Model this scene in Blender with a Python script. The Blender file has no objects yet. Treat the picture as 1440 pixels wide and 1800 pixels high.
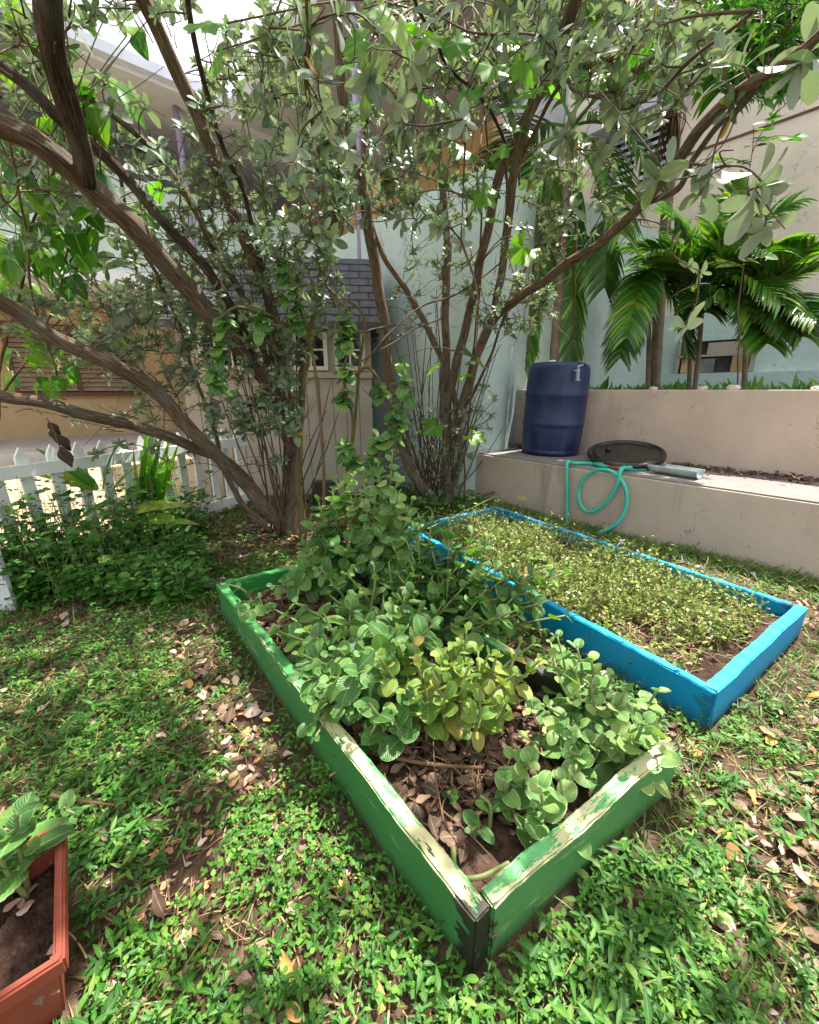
import bpy, bmesh, math, random
import numpy as np
from mathutils import Vector, Matrix

R = np.random.default_rng(7)
random.seed(7)
SC = bpy.context.scene
COL = SC.collection

# ------------------------------------------------------------------ camera, sky, sun, exposure
FPX, CX, CY = 721.0, 720.0, 900.0
PITCH = math.atan(216 / FPX)
H = 1.12
cam_d = bpy.data.cameras.new('camera')
cam = bpy.data.objects.new('camera', cam_d)
COL.objects.link(cam)
cam.location = (0, 0, H)
cam.rotation_euler = (math.radians(90) - PITCH, 0, 0)
cam_d.sensor_fit = 'HORIZONTAL'
cam_d.sensor_width = 36.0
cam_d.lens = 36.0 * FPX / 1440.0
cam_d.clip_start = 0.02
cam_d.clip_end = 500
SC.camera = cam

SUN_DIR = Vector((0.32, 0.28, 0.91)).normalized()      # towards the sun
world = bpy.data.worlds.new('World')
SC.world = world
world.use_nodes = True
wn = world.node_tree
bg = wn.nodes['Background']
sky = wn.nodes.new('ShaderNodeTexSky')
sky.sky_type = 'NISHITA'
sky.sun_disc = False
sky.sun_elevation = math.asin(SUN_DIR.z)
sky.sun_rotation = math.atan2(SUN_DIR.x, SUN_DIR.y)
sky.air_density = 0.7
sky.dust_density = 7.0
sky.ozone_density = 0.4
# bright broken cloud all over the sky
tc = wn.nodes.new('ShaderNodeTexCoord'); cn = wn.nodes.new('ShaderNodeTexNoise'); cn.inputs['Scale'].default_value = 2.2; cn.inputs['Detail'].default_value = 5
wn.links.new(tc.outputs['Generated'], cn.inputs['Vector'])
cr = wn.nodes.new('ShaderNodeValToRGB'); cr.color_ramp.elements[0].position = .32; cr.color_ramp.elements[0].color = (.35, .35, .35, 1); cr.color_ramp.elements[1].position = .58
wn.links.new(cn.outputs['Fac'], cr.inputs['Fac'])
cm = wn.nodes.new('ShaderNodeMix'); cm.data_type = 'RGBA'; cm.inputs[7].default_value = (4.0, 4.1, 4.2, 1)
wn.links.new(cr.outputs['Color'], cm.inputs[0]); wn.links.new(sky.outputs[0], cm.inputs[6]); wn.links.new(cm.outputs[2], bg.inputs['Color'])
bg.inputs['Strength'].default_value = 0.15
sun_d = bpy.data.lights.new('sun', 'SUN')
sun_d.energy = 4.6
sun_d.angle = math.radians(0.6)
sun_d.color = (1.0, 0.95, 0.86)
sun = bpy.data.objects.new('sun', sun_d)
COL.objects.link(sun)
sun.rotation_euler = SUN_DIR.to_track_quat('Z', 'Y').to_euler()
sun.location = (3, 2, 12)
vs = SC.view_settings
vs.view_transform = 'Standard'
vs.look = 'None'
vs.exposure = 1.38
vs.gamma = 1.0
SC.render.engine = 'CYCLES'
SC.cycles.max_bounces = 5
SC.cycles.diffuse_bounces = 2
SC.cycles.glossy_bounces = 2
SC.cycles.transmission_bounces = 4
SC.cycles.transparent_max_bounces = 8
SC.cycles.sample_clamp_indirect = 6.0
SC.cycles.use_adaptive_sampling = True
SC.cycles.adaptive_threshold = 0.025

# ------------------------------------------------------------------ coordinates
def ray(u, v):
    X = (u - CX) / FPX; Y = (CY - v) / FPX
    return np.array([X, math.cos(PITCH) + Y * math.sin(PITCH), -math.sin(PITCH) + Y * math.cos(PITCH)])
CAMP = np.array([0, 0, H])
def P(u, v, y):                                        # point of that bearing at depth y metres
    r = ray(u, v); return CAMP + r * (y / r[1])
def G(u, v, z=0.0):                                    # point of that bearing at height z
    r = ray(u, v); return CAMP + r * ((z - H) / r[2])
DV = np.array([-.656, .755, 0]); NV = np.array([.755, .656, 0])   # along the walls / away through the walls
def SN(s, n, z=0.0):
    return DV * s + NV * n + np.array([0, 0, z])
def S_of(p): return float(p[0] * DV[0] + p[1] * DV[1])
def N_of(p): return float(p[0] * NV[0] + p[1] * NV[1])

def gz(x, y):                                          # lie of the ground
    x = np.asarray(x, float); y = np.asarray(y, float)
    return (.010 * np.sin(2.1 * x + 1.3 * y) + .009 * np.sin(3.7 * y - 1.1 * x + 1) + .006 * np.sin(7.3 * x + 2.2) * np.sin(6.1 * y + .4)
            + .02 * np.clip(x - .4, 0, 1.5) * np.clip(2.5 - y, 0, 1))

# ------------------------------------------------------------------ materials
def lin(r, g, b, k=1.0):
    f = lambda c: ((c / 255) / 12.92 if c / 255 <= .04045 else ((c / 255 + .055) / 1.055) ** 2.4) * k
    return (f(r), f(g), f(b), 1)
class NT:
    def __init__(s, name):
        s.m = bpy.data.materials.new(name); s.m.use_nodes = True
        s.t = s.m.node_tree; s.b = s.t.nodes['Principled BSDF']; s.out = s.t.nodes['Material Output']
    def n(s, typ, **kw):
        nd = s.t.nodes.new(typ)
        for k, v in kw.items():
            if k.startswith('_'): setattr(nd, k[1:], v)
            else: nd.inputs[k.replace('__', ' ')].default_value = v
        return nd
    def l(s, a, b): s.t.links.new(a, b)
    def ramp(s, fac, stops, interp='LINEAR'):
        nd = s.t.nodes.new('ShaderNodeValToRGB'); cr = nd.color_ramp; cr.interpolation = interp
        while len(cr.elements) < len(stops): cr.elements.new(.5)
        for e, (p, c) in zip(cr.elements, stops):
            e.position = p; e.color = c if len(c) == 4 else (*c, 1)
        s.l(fac, nd.inputs['Fac']); return nd.outputs['Color']
    def mix(s, fac, a, b, blend='MIX'):
        nd = s.t.nodes.new('ShaderNodeMix'); nd.data_type = 'RGBA'; nd.blend_type = blend
        for sock, val in ((nd.inputs[0], fac), (nd.inputs[6], a), (nd.inputs[7], b)):
            if hasattr(val, 'is_output'): s.l(val, sock)
            else: sock.default_value = val
        return nd.outputs[2]
    def math(s, op, a, b=None, clamp=False):
        nd = s.t.nodes.new('ShaderNodeMath'); nd.operation = op; nd.use_clamp = clamp
        for i, val in enumerate((a, b)):
            if val is None: continue
            if hasattr(val, 'is_output'): s.l(val, nd.inputs[i])
            else: nd.inputs[i].default_value = val
        return nd.outputs[0]
    def noise(s, vec, scale, detail=4, rough=.55, stretch=None):
        if stretch:
            mp = s.n('ShaderNodeMapping'); mp.inputs['Scale'].default_value = stretch; s.l(vec, mp.inputs['Vector']); vec = mp.outputs[0]
        nd = s.n('ShaderNodeTexNoise', Scale=scale, Detail=detail, Roughness=rough); s.l(vec, nd.inputs['Vector']); return nd.outputs['Fac']
    def bump(s, h, strength=.3, dist=.01):
        nd = s.n('ShaderNodeBump', Strength=strength, Distance=dist); s.l(h, nd.inputs['Height']); s.l(nd.outputs[0], s.b.inputs['Normal']); return nd
    def coord(s, which='Object'):
        return s.n('ShaderNodeTexCoord').outputs[which]
    def sep(s, v):
        nd = s.n('ShaderNodeSeparateXYZ'); s.l(v, nd.inputs[0]); return nd.outputs

def leaf_mat(name, stops, rough=.45, trans=.35, tint=(1.25, 1.35, .55), edge=None, veins=0.0, spec=.5, under=None, tips=False):
    t = NT(name)
    oi = t.n('ShaderNodeObjectInfo'); at = t.n('ShaderNodeAttribute', _attribute_name='rnd')
    f = t.math('FRACT', t.math('ADD', oi.outputs['Random'], at.outputs['Fac']))
    col = t.ramp(f, stops)
    uv = t.coord('UV')
    x, y, z = t.sep(uv)
    ax = t.math('ABSOLUTE', t.math('SUBTRACT', x, .5))
    # pale midrib and gentle blotches
    mid = t.math('LESS_THAN', ax, .035)
    col = t.mix(t.math('MULTIPLY', mid, .35), col, (.42, .5, .25, 1))
    nz = t.noise(uv, 5.0, 3)
    col = t.mix(t.math('MULTIPLY', t.math('SUBTRACT', nz, .35, True), .6), col, t.mix(.55, col, (0.02, .035, .01, 1)))
    if edge:
        e = t.math('GREATER_THAN', t.math('ADD', ax, t.math('MULTIPLY', t.math('SUBTRACT', nz, .5), .12)), .44)
        col = t.mix(t.math('MULTIPLY', e, .4), col, edge)
    if tips:
        tm = t.math('GREATER_THAN', t.math('ADD', y, t.math('MULTIPLY', nz, .5)), t.math('SUBTRACT', 1.32, t.math('MULTIPLY', f, .22)))
        col = t.mix(t.math('MULTIPLY', tm, .8), col, (.24, .15, .06, 1))
    if under:
        geo = t.n('ShaderNodeNewGeometry')
        col = t.mix(geo.outputs['Backfacing'], col, under)
    t.l(col, t.b.inputs['Base Color'])
    t.b.inputs['Roughness'].default_value = rough
    t.b.inputs['Specular IOR Level'].default_value = spec
    if veins:
        w = t.n('ShaderNodeTexWave', Scale=1.0, Distortion=.6); w.wave_type = 'BANDS'; w.bands_direction = 'Y'
        cmb = t.n('ShaderNodeCombineXYZ'); t.l(t.math('MULTIPLY', t.math('SUBTRACT', y, t.math('MULTIPLY', ax, .8)), 3.2), cmb.inputs['Y'])
        t.l(cmb.outputs[0], w.inputs['Vector'])
        hh = t.math('ADD', w.outputs['Fac'], t.math('MULTIPLY', t.noise(uv, 14, 2), .8))
        t.bump(hh, veins, .004)
    tr = t.n('ShaderNodeBsdfTranslucent')
    tc = t.mix(1.0, col, (*tint, 1), 'MULTIPLY'); t.l(tc, tr.inputs['Color'])
    ms = t.n('ShaderNodeMixShader', Fac=trans)
    t.l(t.b.outputs[0], ms.inputs[1]); t.l(tr.outputs[0], ms.inputs[2]); t.l(ms.outputs[0], t.out.inputs['Surface'])
    return t.m

def plain(name, c, rough=.6, var=.15, scale=6, bump=.1, bscale=40, bdist=.004, metal=0.0, spec=.5):
    t = NT(name); o = t.coord()
    n1 = t.noise(o, scale, 5)
    dark = tuple(x * (1 - 2 * var) for x in c[:3]) + (1,); lite = tuple(min(1, x * (1 + var)) for x in c[:3]) + (1,)
    t.l(t.ramp(n1, [(.25, dark), (.75, lite)]), t.b.inputs['Base Color'])
    t.b.inputs['Roughness'].default_value = rough; t.b.inputs['Metallic'].default_value = metal
    t.b.inputs['Specular IOR Level'].default_value = spec
    if bump: t.bump(t.noise(o, bscale, 4), bump, bdist)
    return t.m

def stucco(name, c, stain=.5, drip=True, wet=None, grain=120, bstr=.35):
    t = NT(name); o = t.coord()
    x, y, z = t.sep(o)
    big = t.noise(o, 1.6, 6, .6)
    fine = t.noise(o, 14, 6, .65)
    c2 = tuple(v * .80 for v in c[:3]) + (1,)
    col = t.mix(t.ramp(big, [(.35, (0, 0, 0)), (.7, (1, 1, 1))]), c, c2)
    col = t.mix(t.math('MULTIPLY', t.math('SUBTRACT', fine, .45, True), .9), col, tuple(v * .7 for v in c[:3]) + (1,))
    if drip:
        dr = t.noise(o, 5, 5, .6, (1, 1, .12))
        m = t.ramp(dr, [(.55, (0, 0, 0)), (.72, (1, 1, 1))])
        col = t.mix(t.math('MULTIPLY', m, .55 * stain), col, (.16, .145, .12, 1))
        sp = t.noise(o, 26, 2, .5)
        col = t.mix(t.math('MULTIPLY', t.math('GREATER_THAN', sp, .735), .6), col, (.13, .11, .09, 1))
    if stain > .2:
        vo = t.n('ShaderNodeTexVoronoi', Scale=.9); vo.feature = 'DISTANCE_TO_EDGE'
        dv = t.n('ShaderNodeVectorMath'); dv.operation = 'ADD'; cw = t.n('ShaderNodeTexNoise', Scale=3.0, Detail=5); t.l(o, cw.inputs['Vector']); t.l(o, dv.inputs[0]); t.l(cw.outputs['Color'], dv.inputs[1]); t.l(dv.outputs[0], vo.inputs['Vector'])
        ck = t.math('MULTIPLY', t.math('LESS_THAN', vo.outputs['Distance'], .0035), t.math('GREATER_THAN', t.noise(o, 1.1, 2), .52))
        col = t.mix(t.math('MULTIPLY', ck, .45), col, (.12, .11, .1, 1))
    if wet is not None:                                  # splash dirt above the ground
        g = t.math('ADD', t.math('MULTIPLY', t.noise(o, 7, 4), .28), z)
        m = t.ramp(g, [(wet, (1, 1, 1)), (wet + .16, (0, 0, 0))])
        col = t.mix(t.math('MULTIPLY', m, .6), col, (.12, .115, .075, 1))
    t.l(col, t.b.inputs['Base Color']); t.b.inputs['Roughness'].default_value = .9; t.b.inputs['Specular IOR Level'].default_value = .25
    t.bump(t.math('ADD', t.noise(o, grain, 3), t.math('MULTIPLY', t.noise(o, grain / 5, 3), 1.2)), bstr, .006)
    return t.m

def bark_mat(name, c1, c2, c3):
    t = NT(name); uv = t.coord('UV'); o = t.coord()
    st = t.noise(uv, 9, 6, .65, (4.5, .30, 1))
    st2 = t.noise(uv, 30, 4, .6, (4.0, .22, 1))
    f = t.math('ADD', t.math('MULTIPLY', st, .65), t.math('MULTIPLY', st2, .35))
    col = t.ramp(f, [(.34, c1), (.48, c2), (.62, c3)])
    patch = t.noise(o, 5, 4)
    col = t.mix(t.ramp(patch, [(.52, (0, 0, 0)), (.66, (.6, .6, .6))]), col, (.19, .18, .155, 1))
    t.l(col, t.b.inputs['Base Color']); t.b.inputs['Roughness'].default_value = .92; t.b.inputs['Specular IOR Level'].default_value = .2
    t.bump(f, 1.0, .03)
    return t.m

def paint_mat(name, base, top_wear, cream, rot, dirt=.6, wear0=.5, wear1=.5, length=1.7, lite=None):
    # x runs along the board from one end to the other, z up
    t = NT(name); o = t.coord(); x, y, z = t.sep(o)
    geo = t.n('ShaderNodeNewGeometry'); nx, ny, nzz = t.sep(geo.outputs['Normal'])
    streak = t.noise(o, 30, 7, .7, (.13, 1, 1)); blot = t.noise(o, 14, 7, .75, (.35, 1, 1)); fine = t.noise(o, 70, 4, .6, (.3, 1, 1))
    col = t.mix(t.math('MULTIPLY', t.noise(o, 4, 5), .5), base, tuple(v * .62 for v in base[:3]) + (1,))
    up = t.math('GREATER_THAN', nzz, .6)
    along = t.math('MULTIPLY', t.math('ADD', t.math('DIVIDE', x, length), .5, True), 1.0)
    thr = t.math('ADD', t.math('MULTIPLY', along, wear1 - wear0), wear0)      # share of the top laid bare
    m = t.math('ADD', t.math('MULTIPLY', streak, .5), t.math('MULTIPLY', blot, .5))
    bare = t.math('MULTIPLY', t.math('GREATER_THAN', t.math('ADD', m, t.math('MULTIPLY', t.math('SUBTRACT', fine, .5), .18)), t.math('SUBTRACT', .68, t.math('MULTIPLY', thr, .21))), up)
    if lite: col = t.mix(up, col, t.mix(t.ramp(streak, [(.4, (0, 0, 0)), (.6, (1, 1, 1))]), lite, base))  # sunlit look of the tops painted in: upward faces take a lighter colour
    col = t.mix(t.math('MULTIPLY', bare, top_wear), col, cream)
    rt = t.math('MULTIPLY', t.math('GREATER_THAN', t.math('ADD', t.noise(o, 20, 7, .75, (.3, 1.2, 1)), t.math('MULTIPLY', thr, .12)), .70), t.math('ADD', t.math('MULTIPLY', up, .95), .05))
    col = t.mix(t.math('MULTIPLY', rt, top_wear), col, rot)
    ends = t.math('SUBTRACT', t.math('ABSOLUTE', x), length / 2 - .05)              # rotten board ends
    er = t.math('GREATER_THAN', t.math('ADD', t.math('MULTIPLY', ends, 4.0), t.math('SUBTRACT', streak, .62)), 0)
    col = t.mix(t.math('MULTIPLY', er, top_wear), col, rot)
    # scuffs and earth splashed on the lower edge of the faces
    sc = t.math('MULTIPLY', t.math('GREATER_THAN', streak, .61), t.math('SUBTRACT', 1.0, up))
    col = t.mix(t.math('MULTIPLY', sc, .4 * dirt), col, cream)
    low = t.ramp(t.math('ADD', z, t.math('MULTIPLY', t.noise(o, 10, 5), .11)), [(.055, (1, 1, 1)), (.13, (0, 0, 0))])
    col = t.mix(t.math('MULTIPLY', low, dirt), col, (.06, .05, .032, 1))
    t.l(col, t.b.inputs['Base Color']); t.b.inputs['Roughness'].default_value = .52; t.b.inputs['Specular IOR Level'].default_value = .4
    t.bump(t.math('ADD', t.math('MULTIPLY', streak, .7), t.math('MULTIPLY', bare, -.5)), .35, .006)
    return t.m

M = {}
M['silver'] = leaf_mat('silver_leaf', [(0, lin(78, 100, 78)), (.3, lin(104, 126, 100)), (.62, lin(132, 150, 126)), (.9, lin(116, 142, 88)), (.975, lin(128, 140, 80)), (.985, lin(190, 160, 70)), (1, lin(170, 120, 60))], .45, .22, (1.15, 1.35, .65), under=lin(138, 152, 132))
M['lime'] = leaf_mat('lime_leaf', [(0, lin(84, 140, 40)), (.5, lin(105, 165, 45)), (1, lin(140, 180, 60))], .4, .55, (1.3, 1.5, .4))
M['broad'] = leaf_mat('broad_leaf', [(0, lin(48, 96, 36)), (.5, lin(66, 120, 44)), (1, lin(110, 150, 52))], .35, .45, (1.4, 1.6, .4))
M['mint'] = leaf_mat('oregano_leaf', [(0, lin(62, 106, 50)), (.45, lin(84, 132, 62)), (.8, lin(110, 154, 76)), (1, lin(138, 168, 84))], .42, .3, (1.2, 1.4, .5), edge=lin(160, 188, 120), veins=.3)
M['mint_yellow'] = leaf_mat('oregano_leaf_yellow', [(0, lin(104, 146, 58)), (.5, lin(132, 164, 68)), (.85, lin(158, 170, 78)), (1, lin(178, 160, 78))], .42, .35, (1.2, 1.25, .5), edge=lin(196, 204, 130), veins=.3)
M['mint_pale'] = leaf_mat('oregano_leaf_pale', [(0, lin(94, 142, 72)), (.6, lin(126, 166, 92)), (1, lin(164, 186, 106))], .4, .3, (1.15, 1.3, .55), edge=lin(214, 220, 180), veins=.3)
M['stem'] = plain('green_stem', lin(128, 140, 84), .6, .25, 20, .15)
M['stem_brown'] = plain('brown_stem', lin(112, 84, 56), .8, .3, 20, .3)
M['twig'] = plain('grey_twig', lin(98, 80, 64), .85, .3, 14, .3)
M['twig_dark'] = plain('dark_twig', lin(62, 48, 40), .85, .3, 14, .3)
M['bark'] = bark_mat('shaggy_bark', lin(56, 44, 36), lin(116, 97, 80), lin(172, 154, 134))
M['bark_dark'] = bark_mat('dark_bark', lin(34, 28, 24), lin(74, 62, 50), lin(118, 102, 84))
M['bark_smooth'] = bark_mat('olive_bark', lin(84, 74, 46), lin(124, 110, 74), lin(150, 136, 98))
M['palm'] = leaf_mat('palm_leaf', [(0, lin(48, 100, 30)), (.5, lin(76, 136, 40)), (.85, lin(116, 164, 54)), (1, lin(160, 172, 64))], .3, .3, (1.35, 1.5, .4), spec=.6, tips=True)
M['palm_dark'] = leaf_mat('palm_leaf_dark', [(0, lin(46, 90, 38)), (.6, lin(70, 122, 50)), (1, lin(110, 150, 62))], .3, .26, (1.35, 1.5, .4), spec=.6, tips=True)
M['palm_trunk'] = plain('palm_trunk', lin(140, 124, 104), .85, .22, 9, .5, 24, .01)
M['weed'] = leaf_mat('weed_leaf', [(0, lin(40, 86, 26)), (.45, lin(56, 110, 36)), (.8, lin(80, 136, 46)), (1, lin(122, 150, 66))], .5, .28, (1.15, 1.4, .4), spec=.35)
M['clover'] = leaf_mat('clover_leaf', [(0, lin(54, 106, 24)), (.5, lin(74, 128, 38)), (1, lin(118, 158, 58))], .55, .28, (1.15, 1.4, .4), spec=.3)
M['grass'] = leaf_mat('grass_blade', [(0, lin(60, 98, 36)), (.5, lin(90, 124, 48)), (.8, lin(122, 142, 66)), (1, lin(176, 164, 110))], .45, .3, (1.2, 1.35, .5))
M['drygrass'] = leaf_mat('dry_grass', [(0, lin(120, 92, 62)), (.6, lin(168, 138, 98)), (1, lin(196, 170, 128))], .7, .2, (1.1, 1, .8))
M['litter'] = leaf_mat('fallen_leaf', [(0, lin(92, 64, 50)), (.25, lin(128, 96, 80)), (.5, lin(170, 140, 124)), (.75, lin(202, 178, 162)), (.9, lin(186, 132, 84)), (1, lin(206, 160, 84))], .65, .12, (1.1, 1, .8))
M['litter_dark'] = leaf_mat('mulch_leaf', [(0, lin(54, 38, 32)), (.4, lin(88, 62, 50)), (.75, lin(122, 92, 76)), (1, lin(160, 126, 104))], .75, .08, (1.1, 1, .8))
M['purslane'] = leaf_mat('bed_weed', [(0, lin(78, 104, 38)), (.5, lin(118, 140, 54)), (.85, lin(170, 178, 96)), (1, lin(184, 168, 108))], .45, .3, (1.2, 1.3, .5))
M['dead'] = plain('dead_leaf', lin(74, 60, 50), .9, .3, 20, .4)
M['aqua'] = stucco('aqua_stucco', lin(196, 216, 210), .25)
M['beige'] = stucco('beige_render', lin(204, 186, 168), 1.0, wet=.06)
M['beige_up'] = stucco('beige_render_upper', lin(212, 192, 174), .4)
M['pink'] = stucco('pink_beige_wall', lin(234, 222, 204), .3)
M['tan'] = stucco('tan_wall', lin(206, 176, 136), .15, False)
M['orange'] = stucco('ochre_wall', lin(208, 180, 140), .15, False)
M['soffit'] = stucco('grey_soffit', lin(186, 188, 190), .15, False)
M['white_slab'] = plain('white_painted_edge', lin(222, 226, 230), .7, .08, 4, .1)
M['concrete'] = plain('walkway_concrete', lin(196, 190, 186), .85, .12, 3, .3)
M['ledge'] = stucco('ledge_concrete', lin(142, 134, 130), 1.0, True)
M['door'] = plain('red_brown_door', lin(104, 50, 34), .5, .15, 5, .1)
M['louver_brown'] = plain('taupe_louvre', lin(170, 150, 130), .55, .1, 6, .05)
M['frame_brown'] = plain('brown_window_frame', lin(104, 66, 56), .6, .1, 6, .05)
M['louver_white'] = plain('white_louvre', lin(214, 222, 236), .4, .06, 6, .03)
M['lavender'] = plain('lavender_post', lin(150, 138, 172), .55, .1, 6, .05)
M['dark_gap'] = plain('dark_interior', (.012, .012, .014, 1), .9, .2, 6, 0)
M['glass'] = plain('dark_glass', (.012, .013, .015, 1), .08, .1, 6, 0)
M['shed'] = plain('taupe_siding', lin(176, 166, 152), .75, .1, 3, .12, 50)
M['shed_trim'] = plain('cream_trim', lin(218, 210, 198), .65, .08, 5, .08)
M['shingle'] = plain('charcoal_shingle', lin(78, 78, 84), .7, .25, 12, .5, 70, .005)
M['fence'] = plain('white_fence_paint', lin(228, 232, 230), .6, .1, 4, .1)
M['drum'] = plain('navy_plastic', lin(26, 42, 84), .36, .12, 5, .06, 60, .002)
def scuffed(name, c, dust, rough):
    t = NT(name); o = t.coord(); a = t.noise(o, 7, 6, .7, (1, 1, .35)); b = t.noise(o, 55, 4, .6, (1, 1, .25)); d = t.noise(o, 2.5, 5, .6)
    col = t.mix(t.math('MULTIPLY', t.ramp(a, [(.5, (0, 0, 0)), (.75, (1, 1, 1))]), .22), c, dust)
    col = t.mix(t.math('MULTIPLY', t.math('GREATER_THAN', b, .70), .35), col, dust)
    col = t.mix(t.math('MULTIPLY', d, .35), col, tuple(v * .6 for v in c[:3]) + (1,))
    t.l(col, t.b.inputs['Base Color']); t.l(t.ramp(a, [(.3, (rough,) * 3), (.7, (rough + .3,) * 3)]), t.b.inputs['Roughness']); t.bump(t.noise(o, 9, 4), .12, .01)
    return t.m
M['drum'] = scuffed('navy_plastic_scuffed', lin(26, 42, 84), lin(120, 128, 146), .3)
M['lid'] = plain('black_plastic', (.018, .016, .015, 1), .26, .3, 9, .1)
M['hose'] = plain('mint_hose', lin(70, 200, 178), .42, .1, 10, .06)
M['coupling'] = plain('orange_brown_coupling', lin(150, 80, 50), .5, .15, 20, .1)
M['gutter'] = plain('grey_plastic', lin(178, 190, 190), .5, .1, 8, .1)
M['spigot'] = plain('spigot_grey', lin(170, 178, 184), .35, .15, 12, .1)
M['white_cap'] = plain('white_cap', lin(224, 224, 224), .5, .1, 8, 0)
M['terracotta'] = scuffed('terracotta_scuffed', lin(140, 64, 44), lin(180, 124, 100), .5)
M['stone'] = plain('dark_stone', lin(70, 68, 62), .9, .3, 9, .8, 18, .03)
M['cobble'] = plain('pink_stone', lin(210, 196, 192), .9, .15, 9, .6, 18, .02)
M['petal'] = plain('white_petal', lin(236, 230, 240), .6, .05, 8, 0)
M['box_warm'] = plain('ochre_box', lin(168, 138, 98), .7, .2, 5, .1)
M['box_grey'] = plain('grey_box', lin(128, 132, 128), .7, .2, 5, .1)

def soil_mat(name, c1, c2, c3, out=None):
    t = NT(name); o = t.coord()
    a = t.noise(o, 3.5, 6, .65); b = t.noise(o, 26, 6, .7); c = t.noise(o, 90, 3, .6)
    col = t.ramp(t.math('ADD', t.math('MULTIPLY', a, .4), t.math('MULTIPLY', b, .6)), [(.32, c1), (.5, c2), (.68, c3)])
    if out:                                             # pale trodden yard beyond the fence
        x, y, z = t.sep(o)
        s = t.math('ADD', t.math('MULTIPLY', x, -.85), t.math('MULTIPLY', y, .44))
        m = t.ramp(t.math('ADD', s, t.math('MULTIPLY', a, .5)), [(0.0, (0, 0, 0)), (1.0, (0, 0, 0))])
        st = t.math('MULTIPLY', t.math('SUBTRACT', t.math('ADD', s, t.math('MULTIPLY', a, .6)), 3.75), 3.0, True)
        col = t.mix(st, col, t.ramp(b, [(.35, out[0]), (.5, out[1]), (.65, out[2])]))
    t.l(col, t.b.inputs['Base Color']); t.b.inputs['Roughness'].default_value = .95; t.b.inputs['Specular IOR Level'].default_value = .2
    t.bump(t.math('ADD', b, t.math('MULTIPLY', c, .6)), .9, .02)
    return t.m
M['soil'] = soil_mat('lawn_soil', lin(44, 34, 27), lin(84, 66, 52), lin(122, 102, 84), (lin(120, 132, 70), lin(206, 178, 146), lin(214, 190, 160)))
M['bed_soil'] = soil_mat('bed_soil', lin(34, 25, 21), lin(70, 52, 43), lin(108, 86, 72))
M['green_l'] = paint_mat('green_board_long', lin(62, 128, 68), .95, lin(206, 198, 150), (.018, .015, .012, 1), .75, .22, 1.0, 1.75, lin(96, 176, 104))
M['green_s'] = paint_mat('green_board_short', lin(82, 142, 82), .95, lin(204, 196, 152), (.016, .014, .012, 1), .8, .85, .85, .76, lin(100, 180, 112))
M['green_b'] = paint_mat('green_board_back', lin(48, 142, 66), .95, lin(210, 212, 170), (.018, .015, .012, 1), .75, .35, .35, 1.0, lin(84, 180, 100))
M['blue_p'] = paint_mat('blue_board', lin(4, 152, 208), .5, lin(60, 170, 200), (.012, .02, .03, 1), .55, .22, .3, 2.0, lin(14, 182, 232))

# ------------------------------------------------------------------ mesh helpers
ORI = {}
def origin(o): return ORI.get(o.name, np.zeros(3)) if o else np.zeros(3)
def tag(o, label=None, cat=None, group=None, kind=None):
    if label: o['label'] = label
    if cat: o['category'] = cat
    if group: o['group'] = group
    if kind: o['kind'] = kind
    return o
def empty(name, loc, label=None, cat=None, group=None):
    o = bpy.data.objects.new(name, None); COL.objects.link(o); o.empty_display_size = .1
    o.location = tuple(float(v) for v in loc); ORI[o.name] = np.array(loc, float)
    return tag(o, label, cat, group)
def build(name, V, F, mat, parent=None, loc=None, smooth=True, rnd=None, uv=None, kind=None):
    V = np.asarray(V, np.float32).reshape(-1, 3)
    base = origin(parent) if parent else (np.asarray(loc, float) if loc is not None else np.zeros(3))
    me = bpy.data.meshes.new(name)
    if isinstance(F, np.ndarray):
        k = F.shape[1]; nf = len(F)
        me.vertices.add(len(V)); me.vertices.foreach_set('co', (V - base).astype(np.float32).ravel())
        me.loops.add(nf * k); me.loops.foreach_set('vertex_index', F.astype(np.int32).ravel())
        me.polygons.add(nf); me.polygons.foreach_set('loop_start', np.arange(0, nf * k, k, dtype=np.int32))
        me.update(calc_edges=True)
        if uv is not None:
            ul = me.uv_layers.new(name='UVMap'); ul.data.foreach_set('uv', np.asarray(uv, np.float32)[F.ravel()].ravel())
        if rnd is not None:
            a = me.attributes.new('rnd', 'FLOAT', 'FACE'); a.data.foreach_set('value', np.asarray(rnd, np.float32))
    else:
        me.from_pydata([tuple(map(float, v)) for v in (V - base)], [], [tuple(int(i) for i in f) for f in F])
        if uv is not None:
            ul = me.uv_layers.new(name='UVMap')
            for lp in me.loops: ul.data[lp.index].uv = uv[lp.vertex_index]
    if smooth: me.polygons.foreach_set('use_smooth', np.ones(len(me.polygons), bool))
    if mat: me.materials.append(M[mat] if isinstance(mat, str) else mat)
    me.validate()
    o = bpy.data.objects.new(name, me); COL.objects.link(o)
    if parent: o.parent = parent
    else: o.location = tuple(base)
    ORI[o.name] = base
    if kind: o['kind'] = kind
    return o
class Geo:                                             # gathers quads
    def __init__(s): s.V = []; s.F = []; s.U = []; s.R = []; s.n = 0
    def add(s, V, F, U=None, r=None):
        V = np.asarray(V, float); F = np.asarray(F, int)
        s.V.append(V); s.F.append(F + s.n); s.n += len(V)
        s.U.append(np.zeros((len(V), 2)) if U is None else U)
        s.R.append(np.full(len(F), random.random() if r is None else r))
    def obj(s, name, mat, parent=None, loc=None, smooth=True, kind=None):
        return build(name, np.concatenate(s.V), np.concatenate(s.F), mat, parent, loc, smooth, np.concatenate(s.R), np.concatenate(s.U), kind)

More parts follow.
